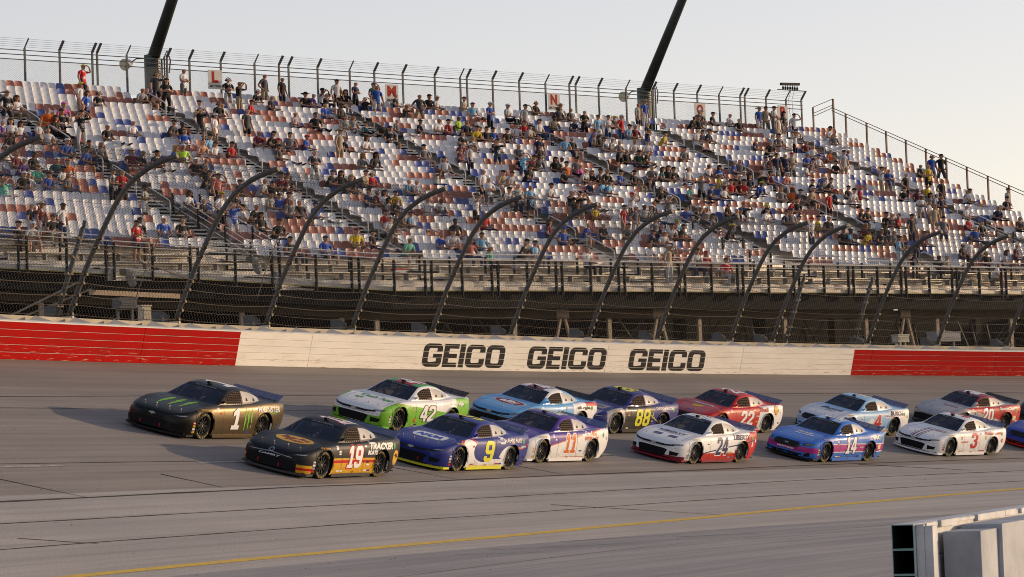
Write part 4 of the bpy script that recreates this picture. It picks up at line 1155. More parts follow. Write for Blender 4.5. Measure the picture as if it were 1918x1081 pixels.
    # seams of the hood, trunk and the door edge
    def line(pts, plane, wd=.009):
        for p, q in zip(pts, pts[1:]):
            dx, dy = q[0]-p[0], q[1]-p[1]; l = math.hypot(dx, dy); nx, ny = -dy/l*wd/2, dx/l*wd/2
            yield [(p[0]+nx, p[1]+ny), (q[0]+nx, q[1]+ny), (q[0]-nx, q[1]-ny), (p[0]-nx, p[1]-ny)]
    decal('hood_seam', fill_shape(list(line([(-.72, -.80), (-.62, .36)], 'T'))+list(line([(.72, -.80), (.62, .36)], 'T'))), 'T', 1.42-.2, 0, M_blk, t, .003)
    # nose
    F = lambda n_, pts, m_, lift=.006: decal(n_, fill_shape([pts]), 'F', 0, 0, m_, t, lift, seg=.08)
    FM = lambda n_, pts, m_, lift=.006: [F(n_, [(y*sg, z) for y, z in pts][::sg], m_, lift) for sg in (1, -1)]
    if make == 'a':
        F('upper_grille', [(-.70, .515), (-.4, .475), (.4, .475), (.70, .515), (.66, .555), (.4, .53), (-.4, .53), (-.66, .555)], M_blkg)
        F('lower_grille', [(-.52, .38), (-.44, .17), (.44, .17), (.52, .38), (.4, .405), (-.4, .405)], M_blk)
        FM('brake_duct', [(.60, .22), (.80, .24), (.83, .33), (.60, .36)], M_blk)
        FM('headlight', [(.60, .53), (.84, .55), (.86, .60), (.62, .565)], M_chrome if False else mat('headlight_decal', (.06, .065, .07), .2, .2), .009)
        decal('emblem', fill_shape([[(-.09, -.018), (-.03, -.018), (-.03, -.03), (.03, -.03), (.03, -.018), (.09, -.018), (.09, .018), (.03, .018), (.03, .03), (-.03, .03), (-.03, .018), (-.09, .018)]]), 'F', 0, .50, mat('emblem_metal', (.5, .45, .3), .3, .7), t, .012)
    elif make == 'b':
        F('upper_grille', [(-.50, .50), (-.44, .40), (.44, .40), (.50, .50), (.42, .585), (-.42, .585)], M_blkg)
        F('lower_grille', [(-.62, .24), (-.56, .15), (.56, .15), (.62, .24)], M_blk)
        FM('brake_duct', [(.66, .16), (.82, .18), (.82, .30), (.70, .27)], M_blk)
        FM('headlight', [(.56, .50), (.82, .53), (.85, .60), (.60, .58)], mat('headlight_decal', (.06, .065, .07), .2, .2), .009)
    else:
        F('lower_grille', [(-.66, .40), (-.72, .17), (.72, .17), (.66, .40), (.3, .44), (-.3, .44)], M_blk)
        F('grille_blade', [(-.6, .46), (0, .49), (.6, .46), (.58, .475), (0, .51), (-.58, .475)], mat('blade_metal', (.3, .3, .32), .3, .5))
        FM('headlight', [(.58, .52), (.84, .55), (.86, .60), (.62, .565)], mat('headlight_decal', (.06, .065, .07), .2, .2), .009)
        for rx, rz in ((.075, .05), (.03, .045)): decal('emblem', norm_shape(ringshape(.78), 2*rx, 2*rz), 'F', 0, .545, M_chrome, t, .010)
    mb = MB()
    for z in (.22, .28, .34):
        pass
    FM('tow_hook', [(.28, .20), (.31, .20), (.31, .29), (.28, .29)], cm('r') if base[0] < .04 else M_blk, .012)
    F('bumper_seam', [(-.86, .448), (.86, .448), (.86, .455), (-.86, .455)], M_blk, .004)
    FM('lamp_strip', [(.66, .548), (.82, .562), (.83, .572), (.67, .556)], mat('lamp_strip', (.55, .58, .62), .3), .013)
    # contingency stickers ahead of the front wheel and behind
    rr3 = random.Random(int(s*10))
    for i in range(4):
        k = rr3.choice('wwrsY'); z = .20+.075*i
        o = decal('sticker', norm_shape(([(-1, -1), (1, -1), (1, 1), (-1, 1)], [(0, 1, 2, 3)]), .10, .05), 'S', 1.90, z, cm(k), t)
        if i == 3: decal('sticker_text', text_shape('3M', .04), 'S', 1.90, z, cm('r' if k == 'w' else 'w'), t, .008, w=.07, h=.035)
    decal('sticker', norm_shape(([(-1, -1), (1, -1), (1, 1), (-1, 1)], [(0, 1, 2, 3)]), .10, .09), 'S', .86, .77, cm('w'), t)
    for i, (x, z, w2, h2) in enumerate(((.74, .68, .10, .045), (.74, .62, .10, .035), (.74, .20, .16, .035), (.56, .20, .14, .035), (-.62, .20, .16, .035), (-.80, .20, .14, .04), (-.52, .80, .12, .04), (-.68, .42, .12, .05), (-.70, .35, .14, .04), (-2.1, .36, .12, .05), (-2.24, .70, .09, .09))):
        if rr3.random() < .75: decal('sticker', norm_shape(([(-1, -1), (1, -1), (1, 1), (-1, 1)], [(0, 1, 2, 3)]), w2, h2), 'S', x, z, cm(rr3.choice('wwrsYkb')), t, .0065)
    decal('arch_lettering', text_shape('GOODYEAR', .02), 'S', 1.42, .755, cm('Y'), t, .012, w=.40, h=.035)
    for x in (.60, -.48): decal('door_seam', fill_shape([[(-.004, -.36), (.004, -.36), (.004, .33), (-.004, .33)]]), 'S', x, .50, M_blk, t, .0035)
    decal('nose_seam', fill_shape([[(-.004, -.26), (.004, -.26), (.004, .26), (-.004, .26)]]), 'S', 1.84, .42, M_blk, t, .0035)
    decal('jack_mark', fill_shape([[(-.03, .03), (.03, .03), (0, -.03)]]), 'S', -.05, .16, cm('r'), t, .008)
    # fuel filler
    decal('fuel_filler', ell(18), 'S', -1.98, .80, cm('G'), t, .006, w=.12, h=.15)
    for dd in dec:
        kind, txt, plane, cx_, cy_, w_, h_, colr = dd[:8]; o = dd[8] if len(dd) > 8 else {}
        nm = o.get('n', {'t': 'lettering', 'e': 'oval_emblem', 'p': 'graphic', 'N': 'door_number' if plane == 'S' else ('roof_number' if plane == 'R' else 'number')}[kind])
        if kind == 'N' and all(c in DIG for c in txt):
            vf = number_shape(txt); xs = [v[0] for v in vf[0]]; ax, bx = min(xs), max(xs); sx, sy = w_/(bx-ax), h_/1.5
            if o.get('ol'): decal(nm+'_outline', fixed_scale(number_shape(txt, grow=.09), sx, sy, (ax+bx)/2, .75), plane, cx_, cy_, cm(o['ol']), t, .004)
            decal(nm, fixed_scale(vf, sx, sy, (ax+bx)/2, .75), plane, cx_, cy_, cm(colr), t, .009)
        elif kind in 'tN':
            sh = o.get('sh', .18 if kind == 'N' else 0)
            if o.get('ol'): decal(nm+'_outline', text_shape(txt, o.get('ob', .11), sh), plane, cx_, cy_, cm(o['ol']), t, .004, w=w_*1.10, h=h_*1.10, rot=o.get('rot', 0))
            decal(nm, text_shape(txt, o.get('b', .05 if kind == 'N' else .02), sh), plane, cx_, cy_, cm(colr), t, .009, w=w_, h=h_, rot=o.get('rot', 0))
        elif kind == 'e': decal(nm, ell(), plane, cx_, cy_, cm(colr), t, o.get('l', .004), w=w_, h=h_, rot=o.get('rot', 0))
        elif kind == 'p': decal(nm, fill_shape([[(x*w_, y*h_) for x, y in pp] for pp in txt]), plane, cx_, cy_, cm(colr), t, o.get('l', .004), rot=o.get('rot', 0))
    return t
ONE = [[(-.42, -.5), (.42, -.5), (.42, -.30), (.2, -.30), (.2, .5), (-.05, .5), (-.40, .32), (-.40, .14), (-.14, .2), (-.14, -.30), (-.42, -.30)]]

def digit_shapes():
    def octo(x0, y0, x1, y1, c): return [(x0+c, y0), (x1-c, y0), (x1, y0+c), (x1, y1-c), (x1-c, y1), (x0+c, y1), (x0, y1-c), (x0, y0+c)]
    D = {}
    D['0'] = [octo(0, 0, 1, 1.5, .22), octo(.33, .28, .67, 1.22, .06)]
    D['1'] = [[(.08, 0), (.85, 0), (.85, .24), (.64, .24), (.64, 1.5), (.36, 1.5), (.08, 1.28), (.08, 1.02), (.30, 1.06), (.30, .24), (.08, .24)]]
    D['2'] = [[(0, 0), (1, 0), (1, .28), (.42, .28), (1, .82), (1, 1.28), (.78, 1.5), (.22, 1.5), (0, 1.28), (0, 1.0), (.33, 1.0), (.33, 1.22), (.67, 1.22), (.67, .92), (0, .30)]]
    D['3'] = [[(.22, 0), (.78, 0), (1, .22), (1, .64), (.88, .77), (1, .90), (1, 1.28), (.78, 1.5), (.22, 1.5), (0, 1.28), (0, 1.05), (.33, 1.05), (.33, 1.22), (.67, 1.22), (.67, .90), (.42, .90), (.42, .64), (.67, .64), (.67, .28), (.33, .28), (.33, .48), (0, .48), (0, .22)]]
    D['4'] = [[(.55, 0), (.88, 0), (.88, .32), (1.05, .32), (1.05, .60), (.88, .60), (.88, 1.5), (.52, 1.5), (0, .58), (0, .32), (.55, .32)], [(.30, .60), (.55, .60), (.55, 1.08)]]
    D['8'] = [[(.22, 0), (.78, 0), (1, .22), (1, .64), (.9, .77), (1, .90), (1, 1.28), (.78, 1.5), (.22, 1.5), (0, 1.28), (0, .90), (.1, .77), (0, .64), (0, .22)], octo(.33, .26, .67, .63, .05), octo(.33, .90, .67, 1.24, .05)]
    D['9'] = [[(.22, 0), (.78, 0), (1, .22), (1, 1.28), (.78, 1.5), (.22, 1.5), (0, 1.28), (0, .78), (.22, .56), (.67, .56), (.67, .28), (.33, .28), (.33, .42), (0, .42), (0, .22)], octo(.33, .84, .67, 1.22, .05)]
    return D
DIG = digit_shapes()
def number_shape(txt, sh=.15, grow=0.0):
    V, F, x = [], [], 0
    for ch in txt:
        polys = DIG[ch]
        if grow:
            out = []
            for pi_, pts in enumerate(polys):
                n = len(pts); area = sum(pts[i][0]*pts[(i+1) % n][1]-pts[(i+1) % n][0]*pts[i][1] for i in range(n))
                if pi_ > 0: continue
                g = grow if area > 0 else -grow; q = []
                for i in range(n):
                    a, b, c = Vector(pts[i-1]), Vector(pts[i]), Vector(pts[(i+1) % n]); d1 = (b-a).normalized(); d2 = (c-b).normalized()
                    n1 = Vector((d1.y, -d1.x)); n2 = Vector((d2.y, -d2.x)); m_ = (n1+n2); m_ = m_/max(.5, m_.length_squared/2) if m_.length > .01 else n1
                    q.append(tuple(b+m_*g))
                out.append(q)
            polys = out
        vs, fs = fill_shape(polys); b = len(V); V += [(p[0]+x+sh*p[1], p[1]) for p in vs]; F += [tuple(b+i for i in f) for f in fs]; x += (.98 if ch == '1' else 1.14)
    return V, F
def fixed_scale(vf, sx, sy, cx, cy): return [((x-cx)*sx, (y-cy)*sy) for x, y in vf[0]], vf[1]
SQ = [[(-.5, -.5), (.5, -.5), (.5, .5), (-.5, .5)]]
def claws():
    out = []; rr4 = random.Random(5)
    for k in (-1, 0, 1):
        L1, R1 = [], []
        for i in range(9):
            y = .5-i/8+(0.06*k); w_ = (.07+.03*rr4.random())*(1-abs(i-3)/7.)
            x = k*.32+.03*rr4.random(); L1.append((x-w_, y)); R1.append((x+w_*(1 if i % 2 else .5), y))
        out.append(L1+R1[::-1])
    return out
HEX = [[(-.5, -.28), (-.38, -.5), (.38, -.5), (.5, -.28), (.5, .28), (.38, .5), (-.38, .5), (-.5, .28)]]
SHELL = [[(-.5, .1), (-.4, .38), (-.2, .5), (.2, .5), (.4, .38), (.5, .1), (.3, -.3), (.18, -.5), (-.18, -.5), (-.3, -.3)]]
above = lambda z0, sx=0: (-sx, 0, 1, -z0)
below = lambda z0, sx=0: (sx, 0, -1, z0)
side = (0, 1, 0, -.80); roof = (0, 0, 1, -1.05)
make_car(80.26, 9.62, 'F', 'black stock car with painted gold-light side and green claw marks, leading the outer row', (.02, .019, .017), [([side, (-1, 0, 0, 1.75)], (.10, .072, .036))], [  # gold sunlight on the side is put into the livery colour
    ('p', [[(x+.2*y, y) for x, y in ONE[0]]], 'S', -.02, .54, .44, .54, 'w', {'n': 'door_number', 'l': .009}), ('p', [[(1.22*x+.2*y, y*1.07) for x, y in ONE[0]]], 'S', -.02, .54, .44, .54, 'k', {'n': 'door_number_outline', 'l': .004}), ('p', claws(), 'S', -.58, .52, .46, .52, 'g'), ('t', 'MONSTER', 'S', -1.56, .80, 1.1, .15, 'w', {'sh': .0}), ('t', 'ENERGY', 'S', -1.75, .70, .42, .05, 'g'),
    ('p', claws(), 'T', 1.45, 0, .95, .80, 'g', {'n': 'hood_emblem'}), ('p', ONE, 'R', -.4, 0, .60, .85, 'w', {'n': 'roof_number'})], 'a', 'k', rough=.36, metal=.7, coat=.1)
make_car(79.07, 13.73, 'F', 'black stock car number 19 with yellow and red lower sides, leading the inner row', C['k'], [
    ([(0, 0, -1, .40), side, (1, 0, 0, 1.1), (-1, 0, 0, 1.1)], C['Y']), ([(0, 0, -1, .47), (0, 0, 1, -.40), side, (1, 0, 0, 1.1), (-1, 0, 0, 1.1)], C['r']),
    ([(0, 0, -1, .52), (0, 0, 1, -.47), side, (1, 0, 0, 1.1), (-1, 0, 0, 1.1)], C['Y']), ([(1, 0, 0, -1.95), (0, 1, 0, -.72), (0, 0, -1, .33)], C['Y']), ([(1, 0, 0, -1.95), (0, 1, 0, -.72), (0, 0, -1, .26), (0, 0, 1, -.20)], C['r'])], [
    ('N', '19', 'S', -.04, .54, .74, .54, 'w', {'ol': 'r'}), ('t', 'TRACKER', 'S', -1.30, .81, 1.16, .17, 'w', {'b': .06, 'sh': .2}), ('t', 'BOATS', 'S', -.86, .65, .46, .11, 'w', {'b': .06, 'sh': .2}),
    ('e', '', 'T', 1.45, .02, 1.05, .62, 'Y'), ('t', 'Bass Pro', 'T', 1.36, .02, .78, .20, 'm', {'b': .03, 'sh': .2}), ('t', 'Shops', 'T', 1.56, .06, .56, .18, 'm', {'b': .03, 'sh': .2}),
    ('e', '', 'S', -2.12, .50, .34, .40, 'Y'), ('p', [[(-.4, .1), (0, .35), (.4, 0), (.1, -.1), (-.1, .1)]], 'S', -2.12, .52, .3, .3, 'k', {'l': .01}), ('t', 'CAMRY', 'F', 0, .43, .62, .045, 'w', {'sh': .3}),
    ('N', '19', 'R', -.42, 0, .72, .75, 'w', {'ol': 'r'}), ('p', SQ, 'R', -.4, .42, .7, .08, 'w'), ('p', SQ, 'R', -.4, .30, .7, .04, 'r')], 'c', 'd', coat=.1)
make_car(91.84, 8.79, 'F', 'white and lime green stock car number 42, second in the outer row', C['w'], [
    ([(.10, 0, -1, .66), side], C['g']), ([(0, 0, -1, .40), (1, 0, 0, -1.7), (0, 1, 0, -.3)], C['g']), ([side, (-1, 0, 0, -1.55)], C['g']), ([roof, (0, -1, 0, .56)], C['G']), ([roof, (0, -1, 0, .3)], C['r'])], [
    ('N', '42', 'S', -.05, .52, .84, .46, 'w', {'ol': 'k'}), ('t', 'Cash App', 'S', -1.6, .81, .76, .14, 'w', {'b': .04}), ('t', 'Cash App', 'T', 1.42, .08, 1.12, .30, 'G', {'b': .03}), ('e', '', 'T', 1.72, -.35, .26, .20, 'G'), ('t', '$', 'T', 1.72, -.35, .08, .15, 'w', {'b': .03}),
    ('p', SQ, 'S', .62, .32, .14, .10, 'r'), ('t', 'M', 'S', .62, .32, .09, .07, 'Y', {'b': .03}), ('N', '42', 'R', -.42, 0, .8, .7, 'w', {'ol': 'r'})], 'a', 'g', spoiler=(.015, .015, .02))
make_car(87.13, 13.4, 'F', 'dark blue stock car with lime number 9 and lime splitter, second in inner row', (.015, .025, .20), [
    ([('xz', .95, .42, .62, .50, 1), side, (1, 0, 0, -.45)], C['w']), ([('xz', .95, .42, .54, .44, -1), ('xz', .95, .42, .60, .50, 1), side, (1, 0, 0, -.45)], C['r']),
    ([(0, 0, -1, .33), side, (-1, 0, 0, .5), (1, 0, 0, 1.2)], C['w']), ([('xz', -1.3, .30, .62, .40, 1), side, (1, 0, 0, 1.65)], C['w']), ([('xz', .1, .55, .62, .30, 1), side], (.015, .025, .20)),
    ([(0, 0, -1, .18), side, (-1, 0, 0, .9), (1, 0, 0, .9)], C['c'])], [
    ('N', '9', 'S', -.12, .54, .56, .56, 'y'), ('t', 'AUTO PARTS', 'S', -1.44, .83, .84, .11, 'w', {'b': .02, 'sh': .2}), ('p', HEX, 'S', -.82, .82, .26, .17, 'w'), ('t', 'NAPA', 'S', -.82, .82, .20, .08, 'b', {'l': .01}),
    ('p', HEX, 'T', 1.52, 0, 1.0, .50, 'w'), ('t', 'NAPA', 'T', 1.52, 0, .78, .28, 'b', {'b': .05, 'sh': .15}), ('e', '', 'S', -1.75, .62, .5, .06, 'o'), ('N', '9', 'R', -.42, 0, .5, .85, 'y'), ('t', 'NAPA', 'S', -1.98, .66, .30, .06, 'w')], 'a', 'y')
make_car(98.88, 9.17, 'F', 'sky blue stock car with a maroon oval on the hood, third in the outer row', C['l'], [
    ([(0, 0, -1, .42), (1, 0, 0, -2.0)], C['k']), ([roof, (1, 0, 0, .2)], C['m']), ([roof, (1, 0, 0, .6), (0, 1, 0, -.3)], C['w']), ([side, (-1, 0, 0, -.9)], C['w']), ([side, (-1, 0, 0, -1.6), (0, 0, 1, -.86)], C['r'])], [
    ('e', '', 'T', 1.42, .02, 1.15, .58, 'w'), ('e', '', 'T', 1.42, .02, 1.07, .50, 'm', {'l': .008}), ('t', 'ally', 'T', 1.42, .02, .70, .36, 'w', {'b': .05, 'l': .012}), ('t', 'all-right.', 'S', -1.5, .80, .8, .13, 'k', {'b': .04}), ('N', '48', 'S', -.1, .5, .5, .42, 'k'), ('N', '48', 'R', -.45, 0, .75, .7, 'w', {'ol': 'p'})], 'a', 'k', spoiler=(.015, .015, .02))
make_car(93.27, 12.73, 'F', 'white and purple stock car with an orange number 11, third in the inner row', C['w'], [
    ([(.16, 0, 1, -.69), (-1, 0, 0, 1.1), side], C['p']), ([(0, 0, 1, -.60), (-1, 0, 0, 2.25), (0, -1, 0, .78)], C['p']), ([roof], C['p']), ([roof, (0, -1, 0, .40), (-1, 0, 0, -.1)], C['s']), ([(.16, 0, 1, -.66), (-.16, 0, -1, .69), side, (-1, 0, 0, 1.1)], C['o'])], [
    ('N', '11', 'S', -.10, .56, .62, .54, 'o', {'ol': 'w'}), ('t', 'Fed', 'S', -1.08, .85, .38, .12, 'w', {'b': .05}), ('t', 'Ex', 'S', -1.42, .85, .26, .12, 'o', {'b': .05}), ('t', 'EXPRESS', 'S', -1.28, .71, .76, .11, 'o', {'b': .06, 'sh': .25}),
    ('t', 'FedEx', 'T', 1.4, .0, .8, .26, 'w', {'b': .05}), ('N', '11', 'R', -.42, 0, .6, .75, 'w'), ('p', SQ, 'S', -.3, .17, 1.3, .012, 'r')], 'c', 'w', spoiler=(.14, .18, .36))
make_car(103.7, 9.38, 'F', 'navy and black stock car with a big lime number 88, fourth in the outer row', (.02, .02, .16), [
    ([(-1, 0, 0, 1.0), (1, 0, 0, .75), side], (.02, .017, .012)), ([('xz', 1.45, .5, .5, .48, 1), side, (0, 0, 1, -.25)], (.35, .35, .36)), ([(1, 0, 0, -1.9), (0, 0, 1, -.5), (0, -1, 0, .7)], (.2, .2, .35)), ([side, (-.5, 0, 1, -.9), (.5, 0, -1, .93), (-1, 0, 0, -.4)], C['y']), ([side, (-1, 0, 0, -.7), (0, 0, -1, .2)], C['k'])], [
    ('N', '88', 'S', -.12, .53, .90, .54, 'y', {'ol': 'k'}), ('t', 'CHEVYGOODS.COM', 'S', -1.42, .83, 1.05, .09, 'w', {'b': .03}), ('t', 'NATIONWIDE', 'T', 1.48, .0, .86, .12, 'n', {'b': .03}), ('p', SQ, 'T', 1.5, 0, 1.1, .45, 's'), ('N', '88', 'R', -.42, 0, .85, .75, 'y'), ('p', [[(-.5, -.5), (.5, -.5), (0, .5)]], 'S', -.72, .66, .12, .14, 's'), ('t', 'AXALTA', 'S', -.72, .54, .16, .04, 'w')], 'a', 'k')
make_car(113.25, 9.51, 'R', 'red stock car with white number 22 and a yellow shell emblem on a white tail', C['r'], [
    ([side, (-1, 0, -.25, -.68)], C['w']), ([side, (0, 0, -1, .24), (1, 0, 0, 1.2)], C['w']), ([(1, 0, 0, -1.55), (0, 0, 1, -.5), (0, -1, 0, .5)], (.36, .05, .06))], [
    ('N', '22', 'S', -.08, .54, .86, .48, 'w', {'ol': 'r'}), ('t', 'Shell', 'S', -1.10, .83, .46, .14, 'r', {'b': .04}), ('p', SHELL, 'S', -1.85, .80, .34, .32, 'r', {'l': .004}), ('p', SHELL, 'S', -1.85, .80, .28, .26, 'Y', {'l': .009}),
    ('p', SHELL, 'T', 1.55, -.05, .50, .30, 'Y'), ('t', 'PENNZOIL', 'T', 1.2, 0, .85, .14, 'w', {'b': .04}), ('N', '22', 'R', -.42, 0, .75, .75, 'w'), ('e', '', 'T', 2.12, 0, .22, .09, 'b'), ('t', 'AAA', 'S', -.72, .62, .2, .08, 'w'), ('t', 'PENNZOIL', 'S', -.60, .22, .5, .06, 'w')], 'b', 'r')
make_car(101.88, 13.3, 'F', 'white stock car number 24 with navy roof stripes and red lower sides', C['w'], [
    ([(0, 0, -1, .34), (-1, 0, 0, 1.1), side, (.1, 0, -1, .42)], C['r']), ([side, (-1, 0, 0, -.95), (-.6, 0, -1, -.16)], C['r']), ([side, (.12, 0, 1, -.44), (-.12, 0, -1, .48), (-1, 0, 0, 1.05)], C['n']),
    ([roof, (1, 0, 0, .0), (0, -1, 0, .5), (0, 1, 0, -.12)], C['n']), ([roof, (-1, 0, 0, -.35), (0, -1, 0, .2)], C['n']), ([(1, 0, 0, -2.0), (0, 0, -1, .22)], C['m']), ([(1, 0, 0, -1.7), (-1, 0, 0, 1.95), (0, 1, 0, -.12), (0, -1, 0, .42), (0, 0, 1, -.6)], C['n'])], [
    ('N', '24', 'S', -.12, .55, .72, .54, 'n', {'ol': 'w'}), ('t', 'LIBERTY', 'S', -1.30, .82, 1.0, .15, 'n', {'b': .04, 'sh': .1}), ('t', 'LIBERTY', 'T', 1.34, 0, .95, .16, 'n', {'b': .03}), ('t', 'UNIVERSITY', 'T', 1.50, 0, .9, .08, 'n', {'b': .02}), ('t', 'Hertz', 'S', -.56, .36, .24, .09, 'Y', {'b': .03}),
    ('p', [[(-.5, -.5), (-.15, -.5), (0, 0), (.15, -.5), (.5, -.5), (.1, .5), (-.1, .5)]], 'S', -2.02, .60, .16, .18, 'w'), ('N', '24', 'R', -.44, 0, .7, .7, 'w')], 'a', 'm')
make_car(110.26, 13.54, 'F', 'bright blue stock car number 14 with a magenta band along nose and doors', (.03, .15, .55), [
    ([side, (0, 0, 1, -.36), (0, 0, -1, .60), (-1, 0, 0, 1.1)], C['M']), ([(1, 0, 0, -1.9), (0, 0, 1, -.29), (0, 0, -1, .47)], C['M']), ([side, (0, 0, 1, -.60), (0, 0, -1, .625), (-1, 0, 0, 1.1)], C['w']), ([side, (0, 0, 1, -.335), (0, 0, -1, .36), (-1, 0, 0, 1.1)], C['w']), ([roof, (0, -1, 0, .45), (0, 1, 0, -.15), (-1, 0, 0, .3)], C['L'])], [
    ('N', '14', 'S', -.12, .56, .68, .54, 'w', {'ol': 'n'}), ('t', 'PEAK', 'S', -1.68, .83, .58, .15, 'w', {'b': .07, 'sh': .2}), ('t', 'MUSTANG', 'F', 0, .345, .62, .055, 'w', {'b': .04}), ('t', 'PEAK', 'T', 1.34, .0, .62, .16, 'w', {'b': .05}), ('t', 'EXTREME', 'T', 1.55, .1, .72, .11, 'w', {'b': .03}), ('N', '14', 'R', -.42, 0, .6, .75, 'w'), ('t', 'RUSH', 'S', -.78, .50, .2, .05, 'w'), ('p', SQ, 'S', -1.98, .50, .2, .16, 'c'),
    ('t', 'AUTOMOTIVE', 'S', -1.05, .80, .45, .05, 'w'), ('p', [[(-.5, 0), (-.2, .2), (.1, .1), (.5, .4), (.3, 0), (.4, -.4), (.1, -.1), (-.3, -.2)]], 'F', 0, .50, .16, .10, 's', {'l': .01})], 'b', 'k')
make_car(120.92, 10.14, 'R', 'pale blue and white stock car with a red number 4 and white mountains', C['L'], [
    ([(1, 0, 0, -1.2), (0, 0, 1, -.45)], (.6, .63, .68)), ([side, (-1, 0, 0, -1.0)], C['w']), ([side, (.5, 0, -1, .62), (-.5, 0, -1, .70)], C['w']), ([side, (0, 0, -1, .30)], C['w'])], [
    ('N', '4', 'S', -.28, .55, .46, .46, 'r', {'ol': 'w'}), ('t', 'BUSCH', 'S', -1.48, .83, .80, .15, 'n', {'b': .04}), ('t', 'Busch', 'T', 1.3, .0, .9, .28, 'n', {'b': .02, 'sh': .3}), ('t', 'LIGHT', 'T', 1.6, .1, .4, .1, 'n'), ('N', '4', 'R', -.42, 0, .4, .75, 'w'), ('p', SQ, 'S', -1.2, .72, .8, .02, 'r'), ('e', '', 'S', -.86, .74, .20, .18, 'w'), ('t', 'HEAD', 'S', -.86, .74, .14, .05, 'n')], 'b', 'k')
make_car(119.69, 13.21, 'F', 'white stock car with a red number 3 and red hood stripes', C['w'], [
    ([(1, 0, 0, -1.2), (0, 0, 1, -.55), (0, -1, 0, .10), (0, 1, 0, -.04)], C['m']), ([(1, 0, 0, -1.2), (0, 0, 1, -.55), (0, -1, 0, .17), (0, 1, 0, -.14)], C['k'])], [
    ('N', '3', 'S', -.12, .56, .50, .54, 'r', {'sh': 0}), ('t', 'American', 'S', -1.05, .83, .56, .12, 'r', {'b': .03, 'sh': .3}), ('t', 'Ethanol', 'S', -1.68, .84, .48, .12, 'r', {'b': .03, 'sh': .3}), ('t', 'CHEVROLET', 'S', .55, .52, .50, .06, 'r'), ('t', 'American', 'T', 1.26, .42, .44, .11, 'm', {'b': .03}), ('t', 'Ethanol', 'T', 1.42, .44, .42, .12, 'm', {'b': .03}),
    ('p', [[(-.5, 0), (0, -.5), (.5, 0), (0, .5)]], 'S', -2.02, .55, .24, .17, 'r'), ('N', '3', 'R', -.42, 0, .45, .8, 'r'), ('p', SQ, 'S', -.86, .66, .10, .12, 'Y'), ('t', 'DOW', 'S', -2.02, .55, .12, .05, 'w', {'l': .01})], 'a', 'w')
make_car(129.96, 9.51, 'R', 'silver and red stock car with a white number 20, last in the outer row', (.34, .33, .34), [
    ([(-.2, 0, 1, -.60), side, (-1, 0, 0, 1.2)], C['r']), ([roof], C['m']), ([roof, (0, -1, 0, .3), (-1, 0, 0, .0)], C['w'])], [
    ('N', '20', 'S', -.12, .60, .76, .46, 'w', {'ol': 'r'}), ('t', 'SportClips', 'S', -1.38, .83, .96, .14, 'w', {'b': .05}), ('t', 'SportClips', 'T', 1.35, .2, .7, .14, 'r', {'b': .04}), ('N', '20', 'R', -.42, 0, .8, .7, 'w'), ('p', SQ, 'S', -1.9, .48, .24, .18, 'c')], 'c', 'k', spoiler=(.015, .015, .02))
make_car(127.73, 13.06, 'F', 'blue stock car with a red splitter cut by the right edge of the photo', (.02, .05, .35), [
    ([(1, 0, 0, -1.9), (0, 0, -1, .25)], C['r'])], [('N', '21', 'S', -.14, .55, .46, .46, 'w'), ('N', '21', 'R', -.42, 0, .6, .75, 'w')], 'b', 'r')
make_car(134.97, 9.22, 'F', 'dark stock car just entering the photo behind the silver and red car', (.03, .03, .035), [], [('N', '10', 'S', -.14, .55, .46, .46, 'w')], 'b', 'k')
